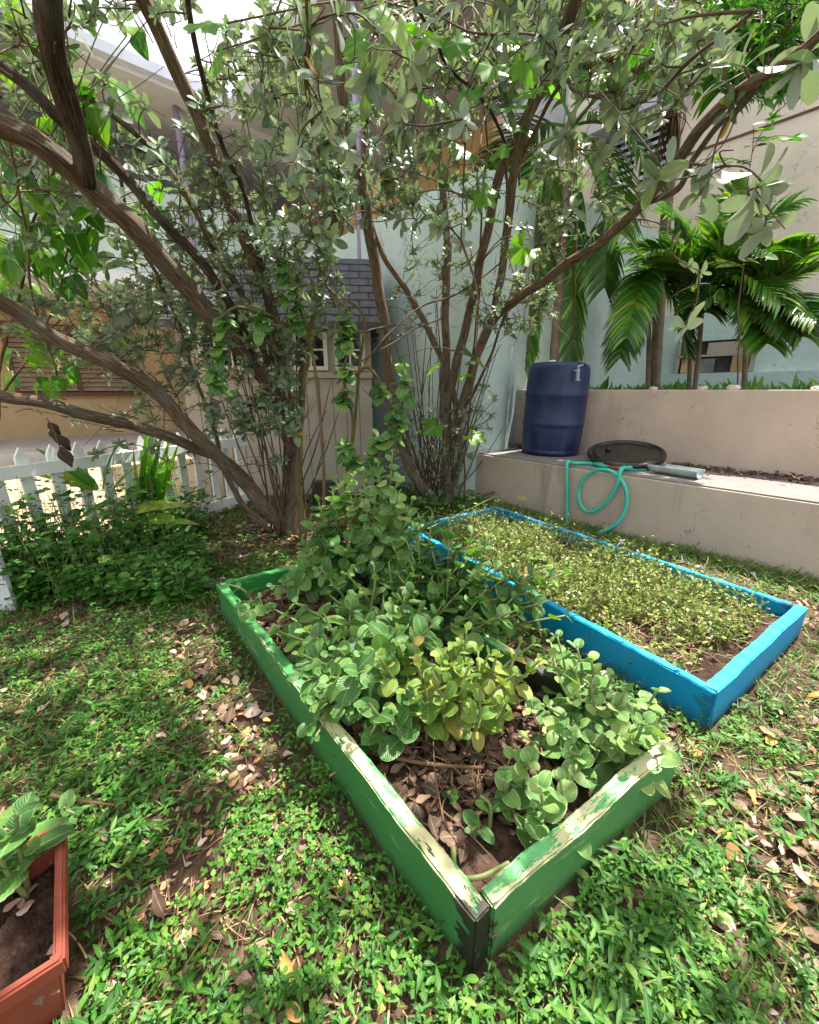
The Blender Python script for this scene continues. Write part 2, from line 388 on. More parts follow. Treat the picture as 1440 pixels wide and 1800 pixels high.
def smoothpath(pts, k=6):
    pts = np.asarray(pts, float)
    if len(pts) < 3: return np.array([pts[0] + (pts[-1] - pts[0]) * t for t in np.linspace(0, 1, k + 1)])
    q = np.vstack([2 * pts[0] - pts[1], pts, 2 * pts[-1] - pts[-2]]); out = []
    for i in range(1, len(q) - 2):
        for t in np.linspace(0, 1, k, endpoint=False):
            a, b, c, d = q[i - 1], q[i], q[i + 1], q[i + 2]
            out.append(.5 * (2 * b + (c - a) * t + (2 * a - 5 * b + 4 * c - d) * t ** 2 + (3 * b - a - 3 * c + d) * t ** 3))
    out.append(pts[-1]); return np.array(out)
def tube(path, rad, sides=6, rough=0.0, cap=True, twist=0.0):
    path = np.asarray(path, float); n = len(path)
    rad = np.interp(np.linspace(0, 1, n), np.linspace(0, 1, len(rad)), rad) if np.ndim(rad) else np.full(n, rad)
    T = np.gradient(path, axis=0); T /= np.linalg.norm(T, axis=1, keepdims=True) + 1e-9
    ref = np.array([0, 0, 1.]) if abs(T[0][2]) < .9 else np.array([1., 0, 0])
    V = []; U = []; L = 0
    A = np.cross(T[0], ref); A /= np.linalg.norm(A)
    ph = R.uniform(0, 6.28, 4)
    for i in range(n):
        A = A - T[i] * A.dot(T[i]); A /= np.linalg.norm(A) + 1e-9; B = np.cross(T[i], A)
        if i: L += np.linalg.norm(path[i] - path[i - 1])
        for j in range(sides + 1):
            a = 2 * math.pi * j / sides
            r = rad[i]
            if rough:
                aa = a % (2 * math.pi)
                r *= 1 + rough * (.55 * math.sin(3 * aa + ph[0] + .8 * L) + .35 * math.sin(7 * aa + ph[1] + .5 * L) + .3 * math.sin(2 * aa + ph[2] - 3 * L) + .35 * math.sin(9 * L + ph[3]) * math.sin(aa + ph[1]) + .25 * math.sin(23 * L + ph[0]) * math.sin(4 * aa))
            V.append(path[i] + r * (math.cos(a + twist * L) * A + math.sin(a + twist * L) * B)); U.append((j / sides * 2 * math.pi * rad[i] / .3, L / .3 if rough else L / .3))
    F = []
    w = sides + 1
    for i in range(n - 1):
        for j in range(sides): F.append((i * w + j, i * w + j + 1, (i + 1) * w + j + 1, (i + 1) * w + j))
    if cap:
        c0 = len(V); V.append(path[0] - T[0] * rad[0] * .3); U.append((0, 0)); V.append(path[-1] + T[-1] * rad[-1] * .6); U.append((0, 0))
        for j in range(0, sides - 1, 2):
            F.append((c0, j + 2, j + 1, j)); e = (n - 1) * w; F.append((c0 + 1, e + j, e + j + 1, e + j + 2))
    return np.array(V), np.array(F), np.array(U)

BOXF = [(0, 3, 2, 1), (4, 5, 6, 7), (0, 1, 5, 4), (1, 2, 6, 5), (2, 3, 7, 6), (3, 0, 4, 7)]
def hexa(name, b, t, mat, parent=None, loc=None, bevel=0.0, smooth=False, kind=None):
    """solid from four bottom and four top corners"""
    o = build(name, np.array(list(b) + list(t)), BOXF, mat, parent, loc, smooth, kind=kind)
    bm = bmesh.new(); bm.from_mesh(o.data); bmesh.ops.recalc_face_normals(bm, faces=bm.faces)
    if bevel: bmesh.ops.bevel(bm, geom=bm.edges[:], offset=bevel, segments=2, affect='EDGES', profile=.6)
    bm.to_mesh(o.data); bm.free(); return o
def box_sn(name, s0, s1, n0, n1, z0, z1, mat, parent=None, loc=None, bevel=0.0, kind=None):
    q = [(s0, n0), (s1, n0), (s1, n1), (s0, n1)]
    return hexa(name, [SN(*p, z0) for p in q], [SN(*p, z1) for p in q], mat, parent, loc, bevel, kind=kind)
def box_ax(name, c, ax, ay, lx, ly, z0, z1, mat, parent=None, bevel=0.0):
    c = np.array([c[0], c[1], 0.]); ax = np.array([*ax[:2], 0.]); ay = np.array([*ay[:2], 0.])
    q = [c - ax * lx / 2 - ay * ly / 2, c + ax * lx / 2 - ay * ly / 2, c + ax * lx / 2 + ay * ly / 2, c - ax * lx / 2 + ay * ly / 2]
    return hexa(name, [p + [0, 0, z0] for p in q], [p + [0, 0, z1] for p in q], mat, parent, None, bevel)
def lathe(profile, seg=48, center=(0, 0, 0), M4=None):
    V = []; F = []
    for r, z in profile:
        for j in range(seg):
            a = 2 * math.pi * j / seg; V.append((r * math.cos(a), r * math.sin(a), z))
    for i in range(len(profile) - 1):
        for j in range(seg): F.append((i * seg + j, i * seg + (j + 1) % seg, (i + 1) * seg + (j + 1) % seg, (i + 1) * seg + j))
    V = np.array(V)
    if M4 is not None: V = V @ np.array(M4.to_3x3()).T
    return V + np.array(center), np.array(F)

# ---- leaves: templates run along +Y, face +Z, length 1
def leaf_tmpl(prof, nv=5, nu=2, fold=.18, curl=.25, wave=0.0, side=0.0, seed=0):
    rr = np.random.default_rng(seed); V = []; U = []
    for i in range(nv + 1):
        v = i / nv; w = prof(v)
        for j in range(-nu, nu + 1):
            x = j / nu
            zz = fold * abs(x) * w - curl * v * v + wave * math.sin(9 * v + j * 1.7 + seed) * abs(x) * .5
            V.append((x * w + side * v * v, v, zz)); U.append((.5 + .5 * x, v))
    F = []; k = 2 * nu + 1
    for i in range(nv):
        for j in range(2 * nu): F.append((i * k + j, i * k + j + 1, (i + 1) * k + j + 1, (i + 1) * k + j))
    return np.array(V), np.array(F), np.array(U)
def obov(w): return lambda v: w * (math.sin(math.pi * min(1, .03 + v ** 1.45 * .95)) ** .6 + .03) if v < 1 else w * .30
def oval(w): return lambda v: w * (math.sin(math.pi * min(1, .04 + v ** .85 * .94)) ** .8) + .004
def heart(w): return lambda v: w * (math.sin(math.pi * min(1, .16 + v ** .75 * .82)) ** .85) + .003
def ovate(w): return lambda v: w * max(.02, 1 - abs((v - .44) / (.44 if v < .44 else .56)) ** 2.3) ** .55
def lance(w): return lambda v: w * (math.sin(math.pi * min(1, .08 + v ** .7 * .9)) ** 1.0) + .003
def scallop(p, a=.07, n=9): return lambda v: p(v) * (1 + a * math.sin(n * 2 * math.pi * v + .8)) if v < .98 else p(.97) * .35
T = {}
T['silver'] = [leaf_tmpl(obov(.19 + .03 * k), 7, 1, .16 + .1 * (k % 2), .05 + .16 * k, seed=k) for k in range(4)]
T['mint'] = [leaf_tmpl(scallop(ovate(.40 + .02 * k), .045, 8), 16, 2, .10 + .06 * (k % 3), .12 + .12 * k, .05, seed=k) for k in range(4)]
T['strap'] = [leaf_tmpl(lance(.06), 8, 1, .5, .04 + .06 * k, seed=k, side=.04 * (k - 1)) for k in range(3)]
T['silver_lo'] = [leaf_tmpl(obov(.19 + .03 * k), 5, 1, .16 + .1 * (k % 2), .05 + .16 * k, seed=k) for k in range(4)]
T['leaflet'] = [leaf_tmpl(lance(.085 + .01 * k), 7, 1, .35, .1 + .12 * k, seed=k, side=.05 * (k - 1)) for k in range(3)]
T['heart'] = [leaf_tmpl(heart(.42), 8, 2, .2, .1 + .2 * k, .03, seed=k) for k in range(3)]
T['lance'] = [leaf_tmpl(lance(.14 + .03 * k), 5, 1, .3, .1 + .2 * k, seed=k, side=.1 * (k - 1)) for k in range(3)]
T['round'] = [leaf_tmpl(oval(.42), 4, 1, .12, .05 + .1 * k, seed=k) for k in range(2)]
T['blade'] = [leaf_tmpl(lambda v: .03 * (1 - v ** 2) + .002, 4, 1, .4, .15 + .3 * k, seed=k, side=.15 * (k - 1)) for k in range(3)]
T['litter'] = [leaf_tmpl(oval(.22 + .05 * k), 6, 1, .35 - .25 * k, -.22 + .28 * k, .12, seed=k, side=.08) for k in range(4)]
def basis(d, up):
    d = d / (np.linalg.norm(d, axis=1, keepdims=True) + 1e-9)
    x = np.cross(d, up); x /= np.linalg.norm(x, axis=1, keepdims=True) + 1e-9
    return x, d, np.cross(x, d)
def scatter(name, tm, pos, dirs, ups, size, mat, parent=None, loc=None, kind='stuff', width=None, rnd=None):
    """one mesh of many leaves"""
    pos, dirs, ups, size = (np.asarray(a, float) for a in (pos, dirs, ups, size)); n = len(pos)
    x, y, z = basis(dirs, ups); which = R.integers(0, len(tm), n)
    VV = []; FF = []; UU = []; RR = []; off = 0
    rnd = R.random(n) if rnd is None else rnd
    width = np.ones(n) if width is None else width
    for k, (tv, tf, tu) in enumerate(tm):
        idx = np.where(which == k)[0]
        if not len(idx): continue
        V = (tv[None, :, 0, None] * (x[idx] * width[idx][:, None])[:, None, :] + tv[None, :, 1, None] * y[idx][:, None, :] + tv[None, :, 2, None] * z[idx][:, None, :]) * size[idx][:, None, None] + pos[idx][:, None, :]
        m, nv = len(idx), len(tv)
        VV.append(V.reshape(-1, 3)); FF.append((tf[None] + (np.arange(m) * nv)[:, None, None] + off).reshape(-1, 4))
        UU.append(np.tile(tu, (m, 1))); RR.append(np.repeat(rnd[idx], len(tf))); off += m * nv
    return build(name, np.concatenate(VV), np.concatenate(FF), mat, parent, loc, True, np.concatenate(RR), np.concatenate(UU), kind)
LEAFME = {}
def leaf_objs(name, tmk, pos, dirs, ups, size, mat, parent=None, label=None, cat=None, group=None):
    """each leaf its own object, mesh data shared"""
    pos, dirs, ups, size = (np.asarray(a, float) for a in (pos, dirs, ups, size))
    x, y, z = basis(dirs, ups); base = origin(parent) if parent else np.zeros(3); out = []
    for i in range(len(pos)):
        k = int(R.integers(0, len(T[tmk]))); key = (tmk, k, mat)
        if key not in LEAFME:
            tv, tf, tu = T[tmk][k]; o = build(name, tv, tf, mat, uv=tu); LEAFME[key] = o.data; bpy.data.objects.remove(o)
        o = bpy.data.objects.new(name, LEAFME[key]); COL.objects.link(o)
        m = Matrix(((x[i][0], y[i][0], z[i][0], 0), (x[i][1], y[i][1], z[i][1], 0), (x[i][2], y[i][2], z[i][2], 0), (0, 0, 0, 1)))
        o.matrix_basis = Matrix.Translation(Vector(tuple(pos[i] - base))) @ m @ Matrix.Scale(float(size[i]), 4)
        if parent: o.parent = parent
        tag(o, label, cat, group); out.append(o)
    return out
def unit(v): v = np.asarray(v, float); return v / (np.linalg.norm(v) + 1e-9)
def rosette(c, axis, n, size, lo=20, hi=80):
    """leaves whorled about a shoot tip"""
    axis = unit(axis); ref = np.array([0, 0, 1.]) if abs(axis[2]) < .9 else np.array([1., 0, 0])
    a = unit(np.cross(axis, ref)); b = np.cross(axis, a); ph = R.uniform(0, 6.28)
    pos, dr, up, sz = [], [], [], []
    for i in range(n):
        f = (i + .5) / n; th = math.radians(lo + (hi - lo) * f + R.normal(0, 7)); az = ph + 2.4 * i + R.normal(0, .15)
        rad = math.cos(az) * a + math.sin(az) * b
        pos.append(c - axis * size * .35 * f); dr.append(math.cos(th) * axis + math.sin(th) * rad)
        up.append(axis * math.sin(th) - rad * math.cos(th)); sz.append(size * (.55 + .5 * f) * R.uniform(.85, 1.12))
    return pos, dr, up, sz

# ================================================================== SETTING
def spaced(a, b, lo, hi, n0, n1):                       # fine in [lo,hi], coarse outside
    return np.concatenate([a + (lo - a) * (1 - np.linspace(1, 0, n1, endpoint=False) ** 2), np.linspace(lo, hi, n0, endpoint=False), lo * 0 + hi + (b - hi) * np.linspace(0, 1, n1 + 1) ** 2])
gx = spaced(-90, 90, -3.6, 3.2, 110, 24); gy = spaced(-60, 120, -.6, 5.4, 100, 24)
XX, YY = np.meshgrid(gx, gy)
fade = np.clip(1.6 - np.hypot(XX, YY - 2) / 8, 0, 1)
ZZ = gz(XX, YY) * fade + .006 * R.normal(size=XX.shape) * fade
V = np.stack([XX, YY, ZZ], -1).reshape(-1, 3); k = len(gx)
ii, jj = np.meshgrid(np.arange(len(gy) - 1), np.arange(k - 1), indexing='ij')
F = np.stack([ii * k + jj, ii * k + jj + 1, (ii + 1) * k + jj + 1, (ii + 1) * k + jj], -1).reshape(-1, 4)
build('ground', V, F, 'soil', kind='structure')

# ---- stepped retaining walls at the right
w = empty('retaining_wall', SN(0, 3.25), 'low beige rendered wall with a leaf-strewn concrete ledge, behind the blue bed', 'wall')
SA, SB = -3.2, 2.79
q = [(SA, 3.25), (SB, 3.25), (SB + .28, 4.07), (SA, 4.07)]
hexa('wall_body', [SN(*p, -.1) for p in q], [SN(*p, .488) for p in q], 'beige', w, bevel=.008)
q = [(SA + .01, 3.262), (SB - .012, 3.262), (SB + .265, 4.06), (SA + .01, 4.06)]
hexa('ledge_top', [SN(*p, .486) for p in q], [SN(*p, .5) for p in q], 'ledge', w, bevel=.004)
w = empty('upper_retaining_wall', SN(0, 4.07), 'taller beige wall behind the blue drum holding the palm terrace', 'wall')
q = [(SA, 4.074), (SB + .262, 4.074), (SB + .29, 4.26), (SA, 4.26)]
hexa('wall_body', [SN(*p, -.1) for p in q], [SN(*p, 1.115) for p in q], 'beige_up', w, bevel=.01)
hexa('terrace_soil', [SN(*p, .6) for p in [(SA, 4.262), (3.06, 4.262), (3.06, 7.98), (SA, 7.98)]], [SN(*p, 1.06) for p in [(SA, 4.262), (3.06, 4.262), (3.06, 7.98), (SA, 7.98)]], 'bed_soil', kind='structure')

# ---- building at the right: aqua stair wall, recess with door, pink-beige wing
B = empty('apartment_building', SN(3.0, 5), 'pale building with aqua stair wall and pink-beige wing behind the palms', 'building')
def loft(name, plan, tops, mat, parent, thick=.2, z0=-.1):
    """wall following a plan line (s,n) with its own top height at each point"""
    pl = np.array(plan, float); tn = np.gradient(pl, axis=0); tn /= np.linalg.norm(tn, axis=1, keepdims=True)
    nr = np.stack([-tn[:, 1], tn[:, 0]], 1); V = []; F = []
    for (s, n), (a, b), zt in zip(pl, nr, tops):
        V += [SN(s, n, z0), SN(s, n, zt), SN(s + a * thick, n + b * thick, zt), SN(s + a * thick, n + b * thick, z0)]
    for i in range(len(pl) - 1):
        for j in range(4): F.append((i * 4 + j, i * 4 + (j + 1) % 4, i * 4 + 4 + (j + 1) % 4, i * 4 + 4 + j))
    F.append((0, 3, 2, 1)); e = (len(pl) - 1) * 4; F.append((e, e + 1, e + 2, e + 3))
    o = build(name, V, F, mat, parent, smooth=False)
    bm = bmesh.new(); bm.from_mesh(o.data); bmesh.ops.recalc_face_normals(bm, faces=bm.faces); bm.to_mesh(o.data); bm.free()
    md = o.data; md.polygons.foreach_set('use_smooth', np.ones(len(md.polygons), bool)); md.set_sharp_from_angle(angle=math.radians(40))
    return o
plan = [(8.9, 3.30), (6.5, 3.30), (4.6, 3.30), (3.02, 3.30)]; tops = [2.88] * 4
for k in range(1, 9):
    a = math.radians(75 * k / 8); plan.append((3.02 - .22 * math.sin(a), 3.30 + .22 * (1 - math.cos(a)))); tops.append(2.88 + .03 * k / 8)
plan += [(2.90, 3.70), (3.05, 4.10), (3.08, 5.2), (3.08, 6.2), (3.08, 7.98)]; tops += [2.95, 3.02, 3.2, 3.32, 3.34]
loft('stair_wall', plan, tops, 'aqua', B, .2)
box_sn('recess_wall', 4.96, 11.7, 6.0, 6.2, 0, 6.3, 'tan', B)
dw = box_sn('door_wall', 4.96, 5.16, 6.203, 8.2, 0, 6.3, 'soffit', B)
dr = box_sn('door', 4.93, 4.957, 6.22, 7.0, 2.8, 4.86, 'door', B, bevel=.006)
box_sn('door_handle', 4.90, 4.929, 6.90, 6.95, 3.72, 3.86, 'spigot', dr, bevel=.008)
box_sn('roof_slab', 3.1, 7.6, 3.0, 5.997, 5.05, 5.3, 'soffit', B)
box_sn('rear_wall', -6, 4.957, 8.0, 8.3, 1.3, 7.2, 'pink', B)
box_sn('rear_plinth_band', -6, 4.957, 7.985, 7.999, 1.36, 2.27, 'aqua', B)
box_sn('plinth_ledge', -6, 2.99, 7.86, 7.984, 1.0, 1.36, 'aqua', B)
box_sn('parapet_cap', -6, 5.0, 7.9, 8.4, 7.2, 7.32, 'white_slab', B)
box_sn('joint_strip', -6, 2.9, 7.982, 7.998, 4.465, 4.49, 'frame_brown', B)
box_sn('joint_strip', -6, 2.9, 7.982, 7.998, 6.0, 6.02, 'frame_brown', B)
box_sn('sun_hood', 2.95, 4.2, 7.5, 7.98, 5.06, 5.75, 'soffit', B)
wi = box_sn('louvre_window', 3.0, 4.2, 7.97, 7.998, 4.2, 5.055, 'dark_gap', B)
for a, b in ((3.0, 3.06), (3.52, 3.6), (4.14, 4.2)): box_sn('window_frame', a, b, 7.90, 7.968, 4.2, 5.055, 'shed_trim', wi)
box_sn('window_sill', 2.96, 4.24, 7.86, 7.968, 4.14, 4.197, 'white_slab', wi)
for c0, c1 in ((3.07, 3.51), (3.61, 4.13)):
    for k in range(8):
        z = 4.23 + k * .102
        hexa('slat', [SN(c0, 7.905, z), SN(c1, 7.905, z), SN(c1, 7.960, z + .058), SN(c0, 7.960, z + .058)], [SN(c0, 7.900, z + .012), SN(c1, 7.900, z + .012), SN(c1, 7.955, z + .07), SN(c0, 7.955, z + .07)], 'louver_white', wi)
nb = box_sn('shelf_niche', 1.5, 2.5, 7.955, 7.983, 1.37, 1.86, 'stone', B)
for a, b, z0, z1, m in ((1.5, 2.5, 1.83, 1.87, 'aqua'), (1.5, 2.5, 1.60, 1.63, 'shed'), (2.46, 2.5, 1.37, 1.83, 'shed'), (1.5, 1.54, 1.37, 1.83, 'shed')):
    box_sn('niche_frame', a, b, 7.90, 7.954, z0, z1, m, nb)
for a, b, z0, z1, m in ((2.2, 2.42, 1.37, 1.58, 'tan'), (1.98, 2.18, 1.37, 1.57, 'box_grey'), (1.56, 1.76, 1.37, 1.6, 'box_warm'), (1.6, 2.1, 1.632, 1.8, 'shed')):
    box_sn('stored_panel', a, b, 7.91, 7.954, z0, z1, m, nb)

# ---- building at the far left: ochre ground floor, aqua gallery parapet, pale roof
L = empty('gallery_building', SN(9.0, 0), 'two-storey building with ochre wall and aqua gallery parapet beyond the fence', 'building')
box_sn('walkway', 8.9, 11.5, -9, 5.9, -.05, .15, 'concrete', L, bevel=.01)
wl = box_sn('ground_floor_wall', 11.5, 11.7, -9, 5.99, .1, 2.75, 'orange', L)
box_sn('gallery_slab', 8.85, 11.7, -9, 5.95, 2.75, 3.0, 'white_slab', L)
box_sn('upper_wall', 11.5, 11.7, -9, 5.99, 3.0, 5.6, 'soffit', L)
box_sn('gallery_parapet', 8.95, 9.1, -9, 5.95, 3.0, 4.4, 'aqua', L)
box_sn('roof', 8.5, 12.2, -9.3, 5.95, 5.6, 5.85, 'white_slab', L)
box_sn('fascia_gutter', 8.38, 8.497, -9.3, 5.95, 5.66, 5.80, 'louver_white', L)
for n0, n1 in ((-.34, 1.72), (-4.2, -1.9)):
    wi = box_sn('louvre_window', 11.44, 11.498, n0, n1, 1.06, 2.36, 'dark_gap', L)
    for a, b in ((n0, n0 + .07), ((n0 + n1) / 2 - .04, (n0 + n1) / 2 + .04), (n1 - .07, n1)): box_sn('window_frame', 11.36, 11.438, a, b, 1.06, 2.36, 'frame_brown', wi)
    box_sn('window_sill', 11.33, 11.438, n0 - .05, n1 + .05, .98, 1.056, 'frame_brown', wi)
    for c0, c1 in ((n0 + .075, (n0 + n1) / 2 - .045), ((n0 + n1) / 2 + .045, n1 - .075)):
        for k in range(14):
            z = 1.08 + k * .091
            hexa('slat', [SN(11.37, c0, z), SN(11.37, c1, z), SN(11.43, c1, z + .07), SN(11.43, c0, z + .07)], [SN(11.362, c0, z + .012), SN(11.362, c1, z + .012), SN(11.422, c1, z + .082), SN(11.422, c0, z + .082)], 'louver_brown', wi)
for n0 in (-3.4, .6): box_sn('upper_door', 11.44, 11.497, n0, n0 + .9, 3.02, 5.1, 'door', L)
for n0 in (-5.2, -1.3, 2.6):
    v, f, u = tube([SN(8.9, n0, .15), SN(8.9, n0, 2.75)], .055, 12); build('post', v, f, 'lavender', L)
    v, f, u = tube([SN(8.9, n0, 3.0), SN(8.9, n0, 5.6)], .05, 12); build('post', v, f, 'lavender', L)
v, f, u = tube([SN(4.45, 3.12, 0), SN(4.45, 3.12, 5.05)], .04, 12); build('stair_post', v, f, 'lavender', B)

# ---- playhouse shed behind the trees
sx = unit([1.8, .17, 0]); sy = np.array([-sx[1], sx[0], 0]); s0 = np.array([-2.24, 4.245, 0])
shed = empty('playhouse_shed', s0 + sx * .92 + sy * .45, 'taupe playhouse shed with white paned windows and dark shingle roof', 'shed')
SW, SD, EV, RG = 1.86, .9, 1.72, 2.42
def sp(a, b, z): return s0 + sx * a + sy * b + np.array([0, 0, z])
def sbox(name, a0, a1, b0, b1, z0, z1, mat, parent, bevel=0.0):
    q = [(a0, b0), (a1, b0), (a1, b1), (a0, b1)]
    return hexa(name, [sp(*p, z0) for p in q], [sp(*p, z1) for p in q], mat, parent, None, bevel)
wall = sbox('wall', .02, SW - .02, .02, SD, 0, EV - .02, 'shed', shed)
nb_ = 14
for k in range(nb_):
    a = k * SW / nb_; sbox('siding_board', a + .003, a + SW / nb_ - .003, 0, .019, .02, 1.22, 'shed', wall, .003)
for k in range(7):
    b = k * SD / 7; sbox('siding_board', SW - .019, SW, b + .023, b + SD / 7, .02, EV - .03, 'shed', wall, .003)
sbox('sill_trim', -.01, SW + .01, -.03, .0, 1.225, 1.285, 'shed', shed, .005)
sbox('upper_panel', 0, SW, .001, .018, 1.29, EV - .03, 'shed', wall)
for a0, a1 in ((.2, .66), (.82, 1.03), (1.09, 1.43), (1.50, 1.80)):
    wi = sbox('window', a0, a1, -.004, .0, 1.31, 1.68, 'glass', shed)
    for x0, x1, z0, z1 in ((a0, a0 + .04, 1.30, 1.69), (a1 - .04, a1, 1.30, 1.69), (a0 + .041, a1 - .041, 1.30, 1.34), (a0 + .041, a1 - .041, 1.65, 1.69)):
        sbox('window_frame', x0, x1, -.028, -.005, z0, z1, 'shed_trim', wi, .003)
    nm = 3 if a1 - a0 > .4 else 2
    for j in range(1, nm): 
        xm = a0 + (a1 - a0) * j / nm; sbox('glazing_bar', xm - .009, xm + .009, -.02, -.006, 1.342, 1.648, 'shed_trim', wi)
    sbox('glazing_bar', a0 + .042, a1 - .042, -.0195, -.0065, 1.487, 1.503, 'shed_trim', wi)
roof = hexa('roof', [sp(-.1, -.12, EV - .02), sp(SW + .1, -.12, EV - .02), sp(SW + .1, SD + .1, EV - .02), sp(-.1, SD + .1, EV - .02)], [sp(-.1, SD / 2 - .01, RG), sp(SW + .1, SD / 2 - .01, RG), sp(SW + .1, SD / 2 + .01, RG), sp(-.1, SD / 2 + .01, RG)], 'shingle', shed)
sbox('fascia', -.1, SW + .1, -.15, -.121, EV - .05, EV + .015, 'shingle', roof)
rows, cols = 9, 11
for i in range(rows):
    f0, f1 = i / rows, (i + 1.25) / rows
    for j in range(cols):
        x0 = -.11 + (SW + .2) * (j + (.5 if i % 2 else 0)) / cols; x1 = min(x0 + (SW + .2) / cols - .008, SW + .11)
        b0 = -.14 + (SD / 2 + .12) * f0; b1 = -.14 + (SD / 2 + .12) * min(f1, 1); z0 = EV - .02 + (RG - EV) * f0 + .016; z1 = EV - .02 + (RG - EV) * min(f1, 1) + .006
        hexa('shingle', [sp(x0, b0, z0), sp(x1, b0, z0), sp(x1, b1, z1), sp(x0, b1, z1)], [sp(x0, b0 - .006, z0 + .016), sp(x1, b0 - .006, z0 + .016), sp(x1, b1 - .004, z1 + .01), sp(x0, b1 - .004, z1 + .01)], 'shingle', roof)

# ---- white picket fence
fd = unit([.459, .888, 0]); fn = np.array([fd[1], -fd[0], 0]); f0 = np.array([-2.03, 3.122, 0])
fence = empty('picket_fence', f0, 'white wooden picket fence behind the weeds at the left', 'fence')
def fbox(name, a0, a1, b0, b1, z0, z1, parent, bevel=.003):
    q = [(a0, b0), (a1, b0), (a1, b1), (a0, b1)]
    return hexa(name, [f0 + fd * p[0] + fn * p[1] + [0, 0, z0] for p in q], [f0 + fd * p[0] + fn * p[1] + [0, 0, z1] for p in q], 'fence', parent, None, bevel)
fbox('rail', -2.2, 1.0, -.02, .018, .60, .68, fence); fbox('rail', -2.2, 1.0, -.02, .018, .06, .14, fence)
for k in range(22):
    a = -2.15 + k * .145; t_ = R.normal(0, .006)
    b = [(a - .032, -.042), (a + .032, -.042), (a + .032, -.021), (a - .032, -.021)]
    V = [f0 + fd * p[0] + fn * p[1] + [0, 0, .02] for p in b] + [f0 + fd * (p[0] + t_) + fn * p[1] + [0, 0, .72] for p in b] + [f0 + fd * (a + t_) + fn * (-.042) + [0, 0, .78], f0 + fd * (a + t_) + fn * (-.021) + [0, 0, .78]]
    build('picket', V, [(0, 3, 2, 1), (0, 1, 5, 8, 4), (2, 3, 7, 9, 6), (1, 2, 6, 5), (3, 0, 4, 7), (5, 6, 9, 8), (7, 4, 8, 9)], 'fence', fence, smooth=False)
fp = empty('fence_end_board', G(14, 1070), 'broad white board standing at the left edge above the weeds', 'board')
q = [G(14, 1070) + v for v in (np.array([-.07, 0, 0]), np.array([.025, .01, 0]), np.array([.02, .04, 0]), np.array([-.075, .03, 0]))]
hexa('board', [p + [0, 0, -.03] for p in q], [p + [-.03, .02, .40] for p in q], 'fence', fp, bevel=.004)

# ================================================================== RAISED BEDS
def board(name, a, b, z0, z1, th, mat, parent, jag=.003, inset=0):
    """plank from a to b (outer top line), thickness towards the left of a->b"""
    a = np.array([*a[:2], 0.]); b = np.array([*b[:2], 0.]); d = b - a; ln = np.linalg.norm(d); d /= ln; nrm = np.array([-d[1], d[0], 0])
    bm = bmesh.new(); bmesh.ops.create_cube(bm, size=1)
    for v in bm.verts: v.co = Vector((v.co.x * ln, v.co.y * th, (v.co.z + .5) * (z1 - z0)))
    long_e = [e for e in bm.edges if abs((e.verts[0].co - e.verts[1].co).x) > ln * .9]
    bmesh.ops.bevel(bm, geom=bm.edges[:], offset=.004, segments=2, affect='EDGES')
    ee = [e for e in bm.edges if abs((e.verts[0].co - e.verts[1].co).x) > ln * .9]
    bmesh.ops.subdivide_edges(bm, edges=ee, cuts=int(ln / .02), use_grid_fill=True)
    for v in bm.verts:
        x = v.co.x
        w_ = .5 * math.sin(31 * x + 3 * v.co.y * 40) + .5 * math.sin(73 * x + v.co.z * 20 + 1) + .7 * math.sin(11 * x)
        v.co.z += jag * .5 * w_ * (1 if v.co.z > .05 else 0) + random.uniform(-1, 1) * jag * .25
        v.co.y += jag * .35 * math.sin(17 * x + 30 * v.co.z) + random.uniform(-1, 1) * jag * .15
    me = bpy.data.meshes.new(name); bm.to_mesh(me); bm.free(); me.materials.append(M[mat])
    me.polygons.foreach_set('use_smooth', np.ones(len(me.polygons), bool)); me.set_sharp_from_angle(angle=math.radians(35))
    o = bpy.data.objects.new(name, me); COL.objects.link(o); o.parent = parent
    c = (a + b) / 2 + nrm * th / 2 + np.array([0, 0, z0]) - origin(parent)
    o.matrix_basis = Matrix(((d[0], nrm[0], 0, c[0]), (d[1], nrm[1], 0, c[1]), (0, 0, 1, c[2]), (0, 0, 0, 1)))
    ORI[o.name] = origin(parent)
    return o
gA, gB, gD = G(836, 1624, .175)[:2], G(1197, 1306, .175)[:2], G(378, 1022, .175)[:2]
gC = gD + (gB - gA) * .98
ux = unit(np.append(gB - gA, 0))[:2]; uy = unit(np.append(gD - gA, 0))[:2]
gbed = empty('green_raised_bed', [*((gA + gB + gC + gD) / 4), 0], 'weathered green wooden raised bed with chipped paint, full of oregano', 'raised bed')
board('side_board', gD, gA, -.02, .175, .042, 'green_l', gbed, .005)
board('end_board', gA + ux * .046, gB, -.02, .172, .04, 'green_s', gbed, .006)
board('side_board', gB + uy * .045, gC, -.02, .168, .042, 'green_s', gbed, .005)
board('back_board', gC - ux * .045, gD + ux * .045, -.02, .168, .04, 'green_b', gbed, .005)
bA, bB, bC, bD = G(1258, 1219, .15)[:2], G(1419, 1068, .15)[:2], G(870, 889, .15)[:2], G(712, 926, .15)[:2]
vx = unit(np.append(bB - bA, 0))[:2]; vy = unit(np.append(bD - bA, 0))[:2]
bbed = empty('blue_raised_bed', [*((bA + bB + bC + bD) / 4), 0], 'bright blue painted wooden raised bed overgrown with low weeds', 'raised bed')
board('side_board', bD, bA, -.02, .15, .038, 'blue_p', bbed, .004)
board('end_board', bA + vx * .008, bB, -.01, .152, .045, 'blue_p', bbed, .004).location += Vector((vx[1] * .004, -vx[0] * .004, 0))
board('side_board', bB + vy * .05, bC, -.02, .15, .038, 'blue_p', bbed, .004)
board('back_board', bC - vx * .042, bD + vx * .042, -.02, .148, .038, 'blue_p', bbed, .004)
